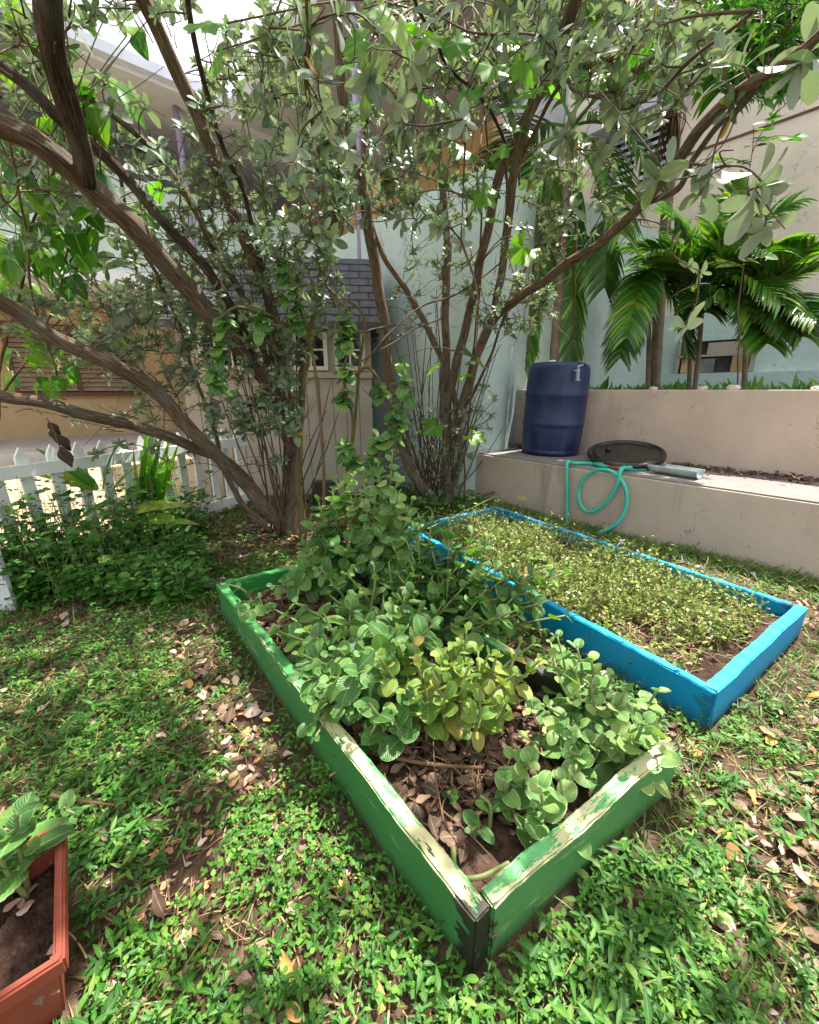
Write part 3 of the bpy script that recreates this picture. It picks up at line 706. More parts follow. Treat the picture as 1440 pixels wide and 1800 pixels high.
def bed_fill(name, a, b, c, d, z, parent, bump=.02):
    n = 36; V = []; F = []
    for i in range(n + 1):
        for j in range(n + 1):
            s, t = i / n, j / n; p = (a * (1 - s) + b * s) * (1 - t) + (d * (1 - s) + c * s) * t
            V.append((*p, z + bump * (math.sin(9 * s + 5 * t) * .4 + math.sin(17 * t - 7 * s) * .3 + random.uniform(-.5, .5))))
    for i in range(n):
        for j in range(n): F.append((i * (n + 1) + j, (i + 1) * (n + 1) + j, (i + 1) * (n + 1) + j + 1, i * (n + 1) + j + 1))
    return build(name, V, np.array(F), 'bed_soil', parent)
def inset(a, b, c, d, k):
    m = (a + b + c + d) / 4; return [p + (m - p) / np.linalg.norm(m - p) * k for p in (a, b, c, d)]
gI = inset(gA, gB, gC, gD, .055); bI = inset(bA, bB, bC, bD, .05)
bed_fill('soil', *gI, .075, gbed); bed_fill('soil', *bI, .07, bbed)

# ================================================================== OBJECTS ON THE LEDGE
dc = SN(2.21, 3.80, .5)
drum = empty('drum', dc, 'tall navy blue plastic drum with a tap near its top, on the ledge', 'drum')
tilt = Matrix.Rotation(math.radians(1.2), 4, 'Y')
prof = [(.0, .004), (.20, .002), (.262, .004), (.277, .018), (.279, .04), (.272, .05), (.274, .06), (.281, .12), (.2855, .25)]
for zc in (.30, .57):
    prof += [(.286, zc - .022), (.291, zc - .012), (.292, zc), (.291, zc + .012), (.286, zc + .022)]
prof = sorted(prof[:9], key=lambda p: p[1]) + prof[9:] + [(.2855, .66), (.282, .76), (.277, .81), (.268, .838), (.248, .855), (.225, .858), (.215, .848), (.0, .846)]
v, f = lathe(prof, 64, dc, tilt); build('body', v, f, 'drum', drum)
def local(p): return np.array(tilt.to_3x3() @ Vector(p)) + dc
for a in (.9, 3.9):
    v, f = lathe([(0, .85), (.032, .85), (.034, .868), (.028, .875), (0, .876)], 20, local((.15 * math.cos(a), .15 * math.sin(a), 0)), tilt); build('bung', v, f, 'white_cap', drum)
th = math.radians(-80); tp = np.array([math.cos(th), math.sin(th), 0]); tq = np.array([-tp[1], tp[0], 0])
spg = empty_mesh = Geo()
for path, r in (([local(tp * .27 + [0, 0, .775]), local(tp * .345 + [0, 0, .775])], .012), ([local(tp * .325 + [0, 0, .79]), local(tp * .335 + [0, 0, .74]), local(tp * .34 + [0, 0, .70])], .014), ([local(tp * .325 + [0, 0, .785]), local(tp * .33 + [0, 0, .82])], .008), ([local(tp * .33 + tq * -.012 + [0, 0, .812]), local(tp * .33 + tq * .04 + [0, 0, .828])], .007)):
    spg.add(*tube(smoothpath(path, 4), r, 10))
sp_o = spg.obj('tap', 'spigot', drum)
v, f = lathe([(0, 0), (.022, 0), (.022, .012), (0, .012)], 16, local(tp * .34 + [0, 0, .692]), tilt); build('tap_nozzle', v, f, 'spigot', sp_o)

lc = SN(1.42, 3.66, .5)
lid = empty('round_cover', lc, 'black round drum lid lying tilted on the coiled hose', 'lid')
nl = Matrix.Rotation(math.radians(11), 4, 'X') @ Matrix.Rotation(math.radians(-7), 4, 'Y')
v, f = lathe([(.0, .0), (.25, .0), (.285, -.012), (.297, -.008), (.300, .008), (.297, .026), (.288, .032), (.276, .026), (.268, .012), (.255, .010), (.248, .022), (.225, .026), (.215, .018), (.2, .016), (0, .02)], 64, lc + [0, 0, .085], nl); build('disc', v, f, 'lid', lid)
for a in (2.3,):
    v, f = lathe([(0, .0), (.022, .0), (.022, .008), (.02, .024), (0, .024)], 18, lc + [0, 0, .085] + np.array(nl.to_3x3() @ Vector((.15 * math.cos(a), .15 * math.sin(a), .018))), nl); build('bung', v, f, 'lid', lid)

def sn_at(u, v, n):
    r = ray(u, v); t = n / (r[0] * NV[0] + r[1] * NV[1]); return CAMP + r * t
hose = empty('garden_hose', SN(1.6, 3.4, .5), 'mint green garden hose coiled on the ledge with a loop hanging over the wall', 'hose')
pts = [G(996, 918, .02), sn_at(996, 900, 3.225), sn_at(997, 870, 3.225), sn_at(996, 835, 3.222), sn_at(996.5, 820, 3.222), sn_at(998, 812, 3.236), SN(1.71, 3.275, .530), SN(1.69, 3.34, .516), SN(1.60, 3.42, .515)]
c0 = np.array([1.42, 3.62])
for k in range(0, 27):
    a = math.radians(205 + k * 40); rr = .23 + .02 * math.sin(k * 1.3); pts.append(SN(c0[0] + rr * math.cos(a), c0[1] + rr * 1.0 * math.sin(a), .513 + .010 * (k // 9) + .004 * math.sin(k)))
pts += [SN(1.27, 3.42, .53), SN(1.265, 3.33, .535), sn_at(1092, 825, 3.21), sn_at(1083, 856, 3.2), sn_at(1062, 886, 3.2), sn_at(1040, 900, 3.195), sn_at(1024, 893, 3.2), sn_at(1017, 868, 3.21), sn_at(1026, 842, 3.215), sn_at(1050, 826, 3.215), sn_at(1078, 830, 3.21), sn_at(1097, 852, 3.205), sn_at(1102, 880, 3.20), sn_at(1094, 908, 3.19), sn_at(1077, 926, 3.17), G(1050, 938, .02)]
hp = smoothpath(pts, 5)
v, f, u = tube(hp, .0145, 10); build('tube', v, f, 'hose', hose)
j = int(np.argmin(np.linalg.norm(hp - SN(1.42, 3.39, .52), axis=1)))
v, f, u = tube(hp[j - 2:j + 2], .018, 10); build('coupling', v, f, 'coupling', hose)
gc = SN(.98, 3.48, .5)
gu = empty('gutter_offcut', gc, 'short grey half-round plastic gutter piece beside the drum lid', 'gutter piece')
ga = unit(-DV * .95 - NV * .15); gb = np.array([-ga[1], ga[0], 0]); V = []; F = []
for i in range(9):
    for kk, rr in ((0, .062), (1, .055)):
        for jx in range(13):
            a = math.pi * (1.0 + jx / 12) if True else 0
            flare = 1 + .25 * max(0, (2 - i) / 2)
            cut = .05 * (jx / 12) * max(0, 1 - i / 2)
            V.append(gc + ga * (-.17 + .34 * i / 8 + cut) + gb * rr * flare * math.cos(a) + np.array([0, 0, .066 + rr * math.sin(a)]))
for i in range(8):
    for kk in range(2):
        for jx in range(12):
            a = (i * 2 + kk) * 13 + jx; b = ((i + 1) * 2 + kk) * 13 + jx
            F.append((a, a + 1, b + 1, b) if kk else (a, b, b + 1, a + 1))
    for jx in (0, 12): F.append((i * 26 + jx, i * 26 + 13 + jx, (i + 1) * 26 + 13 + jx, (i + 1) * 26 + jx))
for i in (0, 8):
    for jx in range(12): F.append((i * 26 + jx, i * 26 + jx + 1, i * 26 + 13 + jx + 1, i * 26 + 13 + jx))
build('channel', V, F, 'gutter', gu)

# stones on the wall top
for k, (u_, sz) in enumerate(((1149, .05), (1235, .06), (1289, .07), (1437, .05))):
    r = ray(u_, 682); t = 4.17 / (r[0] * NV[0] + r[1] * NV[1]); p = CAMP + r * t; p[2] = 1.113 + sz * .25
    bm = bmesh.new(); bmesh.ops.create_icosphere(bm, subdivisions=2, radius=sz * .6)
    for v in bm.verts: v.co = Vector((v.co.x * 1.3, v.co.y, v.co.z * .6)) * random.uniform(.8, 1.15)
    me = bpy.data.meshes.new('stone'); bm.to_mesh(me); bm.free(); me.materials.append(M['cobble'])
    o = bpy.data.objects.new('stone', me); COL.objects.link(o); o.location = tuple(p)
    tag(o, ('pale stone on the wall top, the one nearest the drum', 'pale stone on the wall top below the slender palm stems', 'flat pale stone on the wall top in the middle of the row', 'pale stone on the wall top at the right edge')[k], 'stone', 'stones on the wall top')
# dark stone block by the trunks
bp = G(568, 905); bm = bmesh.new(); bmesh.ops.create_cube(bm, size=1)
for v in bm.verts: v.co = Vector((v.co.x * .22, v.co.y * .16, v.co.z * .3))
bmesh.ops.bevel(bm, geom=bm.edges[:], offset=.03, segments=2, affect='EDGES'); bmesh.ops.subdivide_edges(bm, edges=bm.edges[:], cuts=2)
for v in bm.verts: v.co += Vector((random.uniform(-1, 1), random.uniform(-1, 1), random.uniform(-1, 1))) * .006
me = bpy.data.meshes.new('stone_block'); bm.to_mesh(me); bm.free(); me.materials.append(M['stone'])
o = bpy.data.objects.new('stone_block', me); COL.objects.link(o); o.location = (bp[0], bp[1] + .15, .14)
tag(o, 'dark mossy stone block on the ground beside the left tree trunk', 'stone block')

# ---- terracotta planter
pf, pn = G(114, 1442, .17)[:2], G(114, 1686, .17)[:2]
pd = unit(np.append(pf - pn, 0)); pw = np.array([-pd[1], pd[0], 0]); ln = np.linalg.norm(pf - pn)
pl = empty('terracotta_planter', [*(pn + pd[:2] * ln / 2 + pw[:2] * .11), 0], 'terracotta coloured rectangular planter at the lower left', 'planter')
def pq(a0, a1, b0, b1, z): return [np.array([*pn, 0]) + pd * a + pw * b + [0, 0, z] for a, b in ((a0, b0), (a1, b0), (a1, b1), (a0, b1))]
W = .23; g = Geo()
loops = [pq(.03, ln - .03, .03, W - .03, .005), pq(.012, ln - .012, .012, W - .012, .135), pq(0, ln, 0, W, .137), pq(0, ln, 0, W, .172), pq(.016, ln - .016, .016, W - .016, .173), pq(.022, ln - .022, .022, W - .022, .13), pq(.028, ln - .028, .028, W - .028, .085)]
V = np.array([p for l in loops for p in l]); F = [(i * 4 + j, i * 4 + (j + 1) % 4, i * 4 + 4 + (j + 1) % 4, i * 4 + 4 + j) for i in range(6) for j in range(4)] + [(3, 2, 1, 0)]
o = build('box', V, F, 'terracotta', pl, smooth=False)
bm = bmesh.new(); bm.from_mesh(o.data); bmesh.ops.recalc_face_normals(bm, faces=bm.faces); bmesh.ops.bevel(bm, geom=[e for e in bm.edges], offset=.004, segments=2, affect='EDGES'); bm.to_mesh(o.data); bm.free()
bed_fill('soil', *[p[:2] for p in (loops[6][0], loops[6][1], loops[6][2], loops[6][3])], .09, pl, .012)

# ================================================================== TREES
def limb_path(pts, k=1.0):
    """(u, v, depth, diameter in metres) bearings and depths -> path and radii"""
    return np.array([P(u, v, y) for u, v, y, w in pts]), [w / 2 * k for *_, w in pts]
def limb(parent, pts, mat='bark', sides=12, rough=.10, name='limb'):
    p, r = limb_path(pts, (.62 if parent.name.startswith('silver') else .58)); sp_ = smoothpath(p, 7)
    al = np.concatenate([[0], np.cumsum(np.linalg.norm(np.diff(sp_, axis=0), axis=1))])[:, None]; ws = al * np.array([[7., 9., 6.]]) + R.uniform(0, 6, (1, 3)); sp_[1:-1] += (.009 * np.sin(ws) + .004 * np.sin(2.3 * ws))[1:-1]
    v, f, u = tube(sp_, r, sides, rough); build(name, v, f, mat, parent, uv=u)
    return sp_
bA0 = G(505, 938); tA = empty('silver_leaf_tree', bA0, 'leaning multi-stemmed silver-leaved tree by the fence, thick shaggy limbs reaching left', 'tree')
LA = []
LA.append(limb(tA, [(515, 948, 3.05, .2), (516, 860, 3.1, .16), (505, 760, 3.0, .15), (480, 690, 2.9, .15), (425, 620, 2.7, .15), (350, 525, 2.45, .15), (250, 420, 2.15, .145), (140, 310, 1.9, .14), (60, 245, 1.75, .125), (-20, 205, 1.65, .12), (-220, 90, 1.4, .10), (-420, -120, 1.2, .07)], 'bark', 16, .14))
LA.append(limb(tA, [(150, 325, 1.88, .10), (130, 230, 1.75, .112), (108, 130, 1.62, .112), (92, 40, 1.5, .11), (75, -60, 1.4, .10), (40, -240, 1.15, .11), (60, -480, .9, .08)], 'bark_dark', 16, .10))
LA.append(limb(tA, [(430, 590, 2.75, .09), (380, 500, 2.6, .085), (300, 400, 2.45, .08), (210, 300, 2.3, .08), (120, 225, 2.15, .08), (40, 155, 2.0, .075), (-40, 90, 1.9, .07), (-200, -60, 1.7, .06)], 'bark_dark', 12, .12))
LA.append(limb(tA, [(512, 940, 3.1, .17), (430, 850, 2.85, .15), (370, 790, 2.65, .135), (290, 705, 2.4, .125), (200, 640, 2.2, .115), (100, 592, 2.05, .11), (0, 530, 1.9, .10), (-150, 470, 1.7, .09), (-300, 420, 1.6, .07)], 'bark', 14, .12))
LA.append(limb(tA, [(455, 872, 2.92, .12), (400, 812, 2.8, .11), (330, 778, 2.65, .10), (240, 752, 2.5, .098), (150, 730, 2.3, .096), (70, 706, 2.15, .094), (-10, 690, 2.05, .092), (-160, 640, 1.9, .08)], 'bark', 14, .12))
LA.append(limb(tA, [(512, 780, 3.02, .13), (505, 700, 3.05, .12), (488, 600, 3.05, .115), (463, 500, 3.0, .115), (420, 395, 2.9, .11), (368, 265, 2.75, .105), (305, 115, 2.55, .105), (250, -5, 2.4, .10), (190, -120, 2.2, .09), (150, -300, 1.9, .06)], 'bark', 14, .12))
LA.append(limb(tA, [(460, 470, 2.95, .05), (430, 350, 2.8, .045), (398, 265, 2.65, .042), (368, 175, 2.5, .04), (345, 80, 2.35, .038), (325, 0, 2.2, .036), (300, -120, 2.0, .03)], 'bark_dark', 8, .06))
LA.append(limb(tA, [(470, 640, 3.0, .075), (435, 545, 3.0, .07), (400, 470, 2.95, .066), (330, 350, 2.85, .06), (270, 270, 2.75, .056), (225, 225, 2.7, .054), (150, 165, 2.6, .05), (60, 85, 2.45, .048), (0, 28, 2.35, .046), (-120, -80, 2.1, .04)], 'bark', 10, .08))
LA.append(limb(tA, [(532, 946, 2.95, .10), (527, 860, 2.95, .085), (525, 760, 2.95, .08), (535, 660, 2.95, .075), (548, 580, 2.95, .072), (560, 500, 2.9, .066), (578, 420, 2.85, .062), (596, 362, 2.8, .058)], 'bark_smooth', 10, .05))
LA.append(limb(tA, [(480, 930, 3.1, .11), (440, 900, 3.15, .09), (395, 830, 3.2, .06), (372, 740, 3.2, .05), (330, 620, 3.1, .045), (285, 500, 3.0, .04), (225, 390, 2.9, .035), (200, 260, 2.8, .03)], 'bark', 8, .08))
LA.append(limb(tA, [(596, 362, 2.8, .05), (560, 260, 2.6, .045), (545, 150, 2.4, .04), (540, 40, 2.1, .035), (530, -120, 1.8, .03)], 'bark_smooth', 8, .05))
bB0 = G(768, 884); tB = empty('spreading_tree', bB0, 'upright multi-stemmed silver-leaved tree in front of the aqua wall, one limb reaching right', 'tree')
LB = []
LB.append(limb(tB, [(772, 890, 3.95, .2), (738, 850, 3.9, .17), (703, 775, 3.85, .15), (690, 690, 3.8, .145), (672, 560, 3.7, .15), (657, 440, 3.6, .15), (632, 325, 3.5, .13), (607, 180, 3.35, .115), (590, 30, 3.2, .10), (580, -120, 3.0, .08)], 'bark', 14, .10))
LB.append(limb(tB, [(786, 885, 4.0, .15), (808, 800, 3.95, .10), (800, 700, 3.95, .095), (772, 620, 3.95, .09), (735, 545, 3.95, .09), (700, 490, 3.9, .085), (668, 435, 3.85, .08), (640, 330, 3.8, .07), (640, 200, 3.7, .05)], 'bark', 10, .08))
LB.append(limb(tB, [(790, 895, 4.0, .2), (785, 820, 4.0, .18), (785, 720, 4.0, .17), (782, 600, 3.95, .12), (786, 470, 3.9, .115), (778, 330, 3.8, .10), (770, 200, 3.65, .10), (776, 60, 3.5, .09), (782, -60, 3.3, .07)], 'bark', 12, .10))
LB.append(limb(tB, [(786, 725, 3.98, .14), (805, 620, 3.85, .13), (830, 540, 3.7, .125), (850, 430, 3.5, .115), (880, 305, 3.25, .105), (920, 225, 3.05, .11), (962, 120, 2.8, .11), (1000, 30, 2.55, .105), (1040, -80, 2.3, .09), (1080, -300, 1.9, .06)], 'bark', 12, .10))
LB.append(limb(tB, [(872, 550, 3.55, .10), (884, 460, 3.4, .10), (897, 350, 3.2, .10), (925, 225, 2.95, .09), (952, 110, 2.75, .07), (958, 20, 2.55, .055), (940, -90, 2.3, .045)], 'bark', 10, .08))
LB.append(limb(tB, [(795, 770, 3.98, .16), (818, 690, 3.85, .14), (850, 600, 3.6, .13), (885, 540, 3.35, .115), (965, 490, 2.9, .095), (1050, 428, 2.45, .08), (1130, 358, 2.05, .072), (1190, 285, 1.75, .066), (1240, 212, 1.5, .058), (1300, 160, 1.32, .05), (1390, 100, 1.15, .04), (1480, 20, 1.0, .03)], 'bark', 12, .08))
LB.append(limb(tB, [(1120, 366, 2.1, .05), (1190, 335, 1.85, .04), (1225, 280, 1.65, .034), (1262, 215, 1.5, .03), (1310, 170, 1.35, .026), (1345, 120, 1.2, .02)], 'bark', 8, .06))
LB.append(limb(tB, [(912, 285, 3.1, .04), (985, 150, 2.6, .035), (1010, 160, 2.4, .03), (1090, 190, 2.1, .026), (1160, 155, 1.9, .022), (1240, 80, 1.6, .02), (1330, 20, 1.4, .016)], 'twig', 8, .05, 'branch'))
LB.append(limb(tB, [(898, 270, 3.1, .034), (855, 190, 2.9, .032), (800, 120, 2.6, .03), (765, 70, 2.4, .028), (728, 0, 2.2, .026), (700, -90, 2.0, .02)], 'twig_dark', 8, .05, 'branch'))
LB.append(limb(tB, [(800, 760, 3.95, .05), (850, 650, 3.75, .04), (878, 585, 3.6, .034), (905, 520, 3.5, .03), (935, 440, 3.4, .026), (985, 360, 3.2, .02)], 'twig', 8, .05, 'branch'))
LB.append(limb(tB, [(898, 400, 3.2, .03), (893, 300, 3.15, .03), (882, 275, 3.1, .03), (896, 266, 3.1, .03), (908, 274, 3.1, .028), (912, 330, 3.12, .026)], 'twig', 8, .04, 'branch'))
for pts in ([(640, 640, 3.2, .022), (680, 590, 3.3, .022), (735, 540, 3.4, .022), (800, 520, 3.5, .024), (870, 470, 3.55, .024), (900, 440, 3.5, .02)],
            [(637, 635, 3.2, .02), (690, 605, 3.3, .02), (725, 580, 3.35, .022), (775, 560, 3.4, .022)],
            [(575, 505, 3.2, .03), (610, 545, 3.25, .03), (632, 580, 3.3, .025), (660, 575, 3.4, .02), (715, 570, 3.5, .018)]):
    LB.append(limb(tB, pts, 'twig', 7, .04, 'branch'))
# fine suckers about both bases
for t_, b0, nk, spr in ((tB, bB0, 46, .75), (tA, bA0, 22, .6)):
    g = Geo()
    for k in range(nk):
        a = R.uniform(0, 6.28); r0 = R.uniform(.02, .2); st = b0 + np.array([r0 * math.cos(a), r0 * math.sin(a), .02])
        top = st + np.array([R.normal(0, spr * .5), R.normal(0, spr * .35), R.uniform(.7, 1.9)]); mid = (st + top) / 2 + R.normal(0, .06, 3)
        g.add(*tube(smoothpath([st, mid, top], 5), [.008, .003], 5))
    g.obj('sucker_stems', 'twig', t_, kind='stuff')
# peeling bark shreds
for t_, paths in ((tA, LA[:6]), (tB, LB[:6])):
    g = Geo()
    for pth in paths:
        for k in range(16):
            i = int(R.integers(2, len(pth) - 4)); d = unit(pth[i + 2] - pth[i]); side = unit(np.cross(d, R.normal(size=3))); L_ = R.uniform(.05, .16); rr = .05
            a = pth[i] + side * rr; g.add(*tube(smoothpath([a, a + d * L_ * .5 + side * .006, a + d * L_ + side * R.uniform(.005, .03)], 3), [.003, .0012], 4))
    g.obj('bark_shreds', 'bark', t_, kind='stuff')

def crown(tree, limbs, spots, near=(), over=None, leafmat='silver', seed_n=300):
    """rosettes at (pixel ellipse, depth range, count, leaf length); each hangs on a twig from the nearest limb"""
    allp = np.concatenate(limbs); C = []
    for (u, v, ru, rv, y0, y1, n, ls) in spots:
        k = 0
        while k < n:
            a, b = R.uniform(-1, 1, 2)
            if a * a + b * b > 1: continue
            C.append((P(u + a * ru, v + b * rv, R.uniform(y0, y1)), ls * 1.22 * R.uniform(.55, 1.3), int(R.integers(5, 11)))); k += .95
    if over:
        for (x0, x1, y0, y1, z0, z1, n) in over:
            for k in range(n): C.append((np.array([R.uniform(x0, x1), R.uniform(y0, y1), R.uniform(z0, z1)]), R.uniform(.09, .12), int(R.integers(7, 10))))
    for (u, v, y, ls, n) in near: C.append((P(u, v, y), ls, n))
    tw = Geo(); pos, dr, up, sz = [], [], [], []
    C.sort(key=lambda q: float(np.min(np.linalg.norm(allp - q[0], axis=1))))
    node = np.concatenate([allp, np.zeros((len(C), 3))]); nn0 = len(allp)
    for c, ls, n in C:
        dd = np.linalg.norm(node[:nn0] - c, axis=1) + .6 * np.clip(node[:nn0, 2] - c[2], 0, None)
        j = int(np.argmin(dd * R.uniform(.92, 1.15, len(dd)))); a = node[j]; d = c - a; L_ = np.linalg.norm(d); node[nn0] = c - unit(d) * .02; nn0 += 1
        mid = a + d * .5 + R.normal(0, .09 * min(L_, 1), 3) + np.array([0, 0, .02 * min(L_, 1.2)])
        pp = smoothpath([a, mid, c], 5); tw.add(*tube(pp, [min(.003 + .006 * L_, .009), .0022], 5, cap=False))
        for q in range(int(R.integers(0, 3))):
            e_ = pp[2] + R.normal(0, .10, 3) + unit(d) * .05; tw.add(*tube(smoothpath([pp[2], (pp[2] + e_) / 2 + R.normal(0, .02, 3), e_], 3), [.0025, .0012], 4, cap=False))
        ax = unit(unit(pp[-1] - pp[-3]) + np.array([0, 0, .5]) + R.normal(0, .25, 3))
        for q in range(2 if ls < .074 else 1):            # leaf tufts below the tip
            cc = c if q == 0 else pp[-2 - q]
            a_, b_, c_, d_ = rosette(cc, ax, n if q == 0 else 4, ls if q == 0 else ls * .85, 18, 85 if q == 0 else 100)
            pos += a_; dr += b_; up += c_; sz += d_
    tw.obj('twigs', 'twig', tree, kind='stuff')
    pos, dr, up, sz = map(np.array, (pos, dr, up, sz))
    y = pos[:, 1]; show = sz / np.maximum(y, .2)
    uu = CX + FPX * pos[:, 0] / np.maximum(y * .958, .1); vv = CY - FPX * ((pos[:, 2] - H) * .958 + y * .287) / np.maximum(y * .958 - (pos[:, 2] - H) * .287, .1)
    show[(uu < -20) | (uu > 1460) | (vv < -20) | (y < .3)] = 0
    order = np.argsort(-show); big, rest = order[:seed_n], order[seed_n:]
    leaf_objs('leaf', 'silver', pos[big], dr[big], up[big], sz[big], leafmat, tree)
    scatter('crown', T['silver_lo'], pos[rest], dr[rest], up[rest], sz[rest], leafmat, tree)
crown(tA, LA, [(210, 300, 190, 120, 2.2, 3.3, 60, .055), (470, 250, 140, 200, 2.3, 3.4, 130, .055), (90, 190, 110, 90, 2.0, 3.2, 24, .055), (500, 100, 80, 110, 2.2, 3.4, 34, .055), (390, 130, 50, 120, 2.4, 3.4, 10, .05),
               (300, 590, 170, 110, 2.4, 3.4, 150, .046), (120, 560, 130, 80, 2.2, 3.2, 60, .05), (420, 640, 110, 110, 2.6, 3.1, 100, .05), (470, 700, 60, 130, 2.6, 3.0, 60, .05), (520, 520, 90, 110, 2.5, 3.1, 70, .05), (260, 760, 150, 70, 2.6, 3.3, 26, .045),
               (70, 350, 100, 120, 1.9, 2.8, 22, .06), (330, 430, 120, 90, 2.5, 3.3, 80, .05), (560, 330, 70, 90, 2.2, 3.0, 32, .055), (60, 60, 90, 70, 1.8, 2.6, 16, .06), (230, 20, 130, 30, 2.0, 3.0, 14, .055), (440, 430, 90, 90, 2.5, 3.3, 40, .05), (230, 560, 110, 60, 2.3, 3.2, 40, .045)],
      near=[(545, 55, 1.55, .085, 8), (510, 115, 1.6, .08, 7), (600, 20, 1.5, .08, 8), (650, 140, 1.45, .085, 9), (705, 180, 1.5, .08, 7), (575, 205, 1.7, .07, 7), (520, 285, 1.9, .07, 7), (610, 265, 1.8, .07, 8), (530, 330, 1.8, .06, 7), (580, 420, 1.7, .06, 8), (560, 130, 1.55, .08, 8), (670, 60, 1.5, .08, 7), (470, 60, 1.8, .07, 8), (730, 110, 1.6, .075, 7), (265, 790, 2.5, .06, 9)],
      over=[(-2.6, .4, -.6, 1.6, 2.7, 3.6, 190), (-2.2, .6, 1.2, 2.6, 3.0, 3.9, 130), (-3.2, -1.6, 1.5, 3.5, 1.6, 3.2, 50)])
crown(tB, LB, [(640, 290, 90, 110, 2.8, 3.8, 85, .055), (770, 300, 100, 120, 2.6, 3.8, 80, .055), (850, 90, 130, 110, 2.3, 3.4, 60, .06), (720, 90, 120, 100, 2.4, 3.4, 52, .06), (1010, 330, 90, 100, 2.3, 3.2, 40, .05),
               (1100, 130, 130, 100, 1.8, 2.8, 50, .055), (905, 535, 80, 55, 3.1, 3.7, 75, .040), (1050, 40, 140, 70, 1.9, 2.9, 46, .055), (1200, 60, 110, 70, 1.7, 2.6, 26, .055), (720, 560, 60, 60, 3.6, 4.1, 26, .03), (780, 470, 70, 60, 3.5, 4.1, 40, .035), (740, 800, 90, 90, 3.5, 4.0, 60, .035), (850, 720, 50, 60, 3.6, 4.0, 18, .04), (940, 420, 60, 50, 2.6, 3.2, 12, .05)],
      near=[(1150, 315, 1.35, .085, 6), (1165, 300, 1.4, .075, 4), (1300, 105, 1.25, .09, 6), (1270, 95, 1.35, .085, 6), (1395, 130, 1.1, .095, 7), (1425, 75, 1.15, .09, 6), (1245, 310, 1.35, .09, 7), (1232, 335, 1.4, .08, 5), (1350, 330, 1.2, .10, 8), (1325, 350, 1.3, .085, 6), (1345, 400, 1.4, .075, 6), (1200, 575, 2.2, .10, 7), (1235, 480, 2.1, .07, 5), (1190, 420, 2.1, .06, 4), (1280, 195, 1.3, .05, 6), (835, 635, 2.0, .085, 5), (770, 400, 1.9, .07, 9), (815, 220, 1.8, .075, 9), (700, 215, 1.7, .075, 8), (810, 430, 2.1, .06, 7), (950, 60, 1.8, .07, 7), (860, 60, 1.7, .07, 8), (1120, 60, 1.5, .06, 8), (760, 20, 1.6, .08, 8)],
      over=[(.3, 2.3, .0, 1.9, 2.8, 3.6, 135), (.3, 1.9, 1.9, 2.9, 3.2, 4.0, 40)])

# ---- backlit lobed leaves on a thin-stemmed tree between the two
def lobed(n=5, seed=0):
    V = [(0, 0, 0)]; U = [(.5, 0)]; rr = np.random.default_rng(seed)
    m = 44
    for i in range(m + 1):
        a = -2.55 + 5.1 * i / m
        r = .35 + .22 * abs(math.cos(a * n / 2 / 1.02)) ** .8 + .05 * math.sin(a * 15) + .1 * (1 - abs(a) / 2.6)
        V.append((math.sin(a) * r, .42 + math.cos(a) * r, -.18 * r * r + .05 * math.sin(5 * a))); U.append((.5 + .45 * math.sin(a), .5 + .45 * math.cos(a)))
    V.append((0, .42, .02)); U.append((.5, .45)); c = len(V) - 1
    F = [(c, i, i + 1, i + 2) for i in range(1, m, 2)]
    return np.array(V), np.array(F), np.array(U)
T['lobed'] = [lobed(5, k) for k in range(2)]
lt = empty('lobed_leaf_sapling', G(820, 880), 'slender sapling with large lobed lime-green leaves lit from behind', 'sapling')
lp = limb(lt, [(815, 884, 3.9, .03), (820, 780, 3.8, .03), (838, 560, 3.6, .028), (850, 340, 3.4, .025), (850, 180, 3.1, .02), (800, 40, 2.9, .016)], 'stem_brown', 8, .04, 'stem')
spots = [(690, 8, 1.9, .16), (828, 262, 2.5, .15), (838, 325, 2.6, .14), (845, 140, 2.3, .14), (872, 105, 2.2, .13), (885, 190, 2.3, .13), (910, 165, 2.3, .13), (900, 215, 3.0, .17), (930, 430, 3.1, .2), (660, 60, 1.9, .12), (870, 70, 2.9, .18), (720, 150, 3.0, .18), (730, 20, 2.9, .2), (945, 135, 2.8, .18), (400, 40, 1.9, .14), (640, 30, 2.9, .16), (785, 110, 3.0, .18), (775, 740, 3.6, .17), (820, 760, 3.6, .18), (765, 640, 3.7, .14), (700, 630, 3.5, .13), (825, 655, 3.7, .12), (640, 15, 2.0, .12), (700, 40, 2.1, .13), (615, 110, 2.2, .10), (745, 60, 2.2, .12), (790, 60, 2.2, .12), (860, 60, 2.1, .12), (925, 90, 2.3, .13), (825, 95, 2.3, .12), (780, 175, 2.5, .12), (650, 180, 2.5, .1), (905, 250, 2.6, .13), (1010, 60, 2.3, .13), (1060, 120, 2.5, .13), (855, 380, 2.8, .12), (930, 420, 2.7, .16), (380, 90, 2.2, .1)]
pos = np.array([P(u, v, y) for u, v, y, s in spots]); n = len(spots)
dr = np.stack([R.normal(0, .7, n), R.normal(-.5, .3, n), R.normal(-.6, .3, n)], 1); up = np.stack([R.normal(0, .4, n), R.normal(-.6, .3, n), np.full(n, .9)], 1)
for p in pos:
    j = int(np.argmin(np.linalg.norm(lp - p, axis=1))); v, f, u = tube(smoothpath([lp[j], (lp[j] + p) / 2 + [0, 0, .08], p], 5), [.005, .003], 5); build('leaf_stalk', v, f, 'stem_brown', lt)
leaf_objs('leaf', 'lobed', pos, dr, up, [s for *_, s in spots], 'lime', lt)

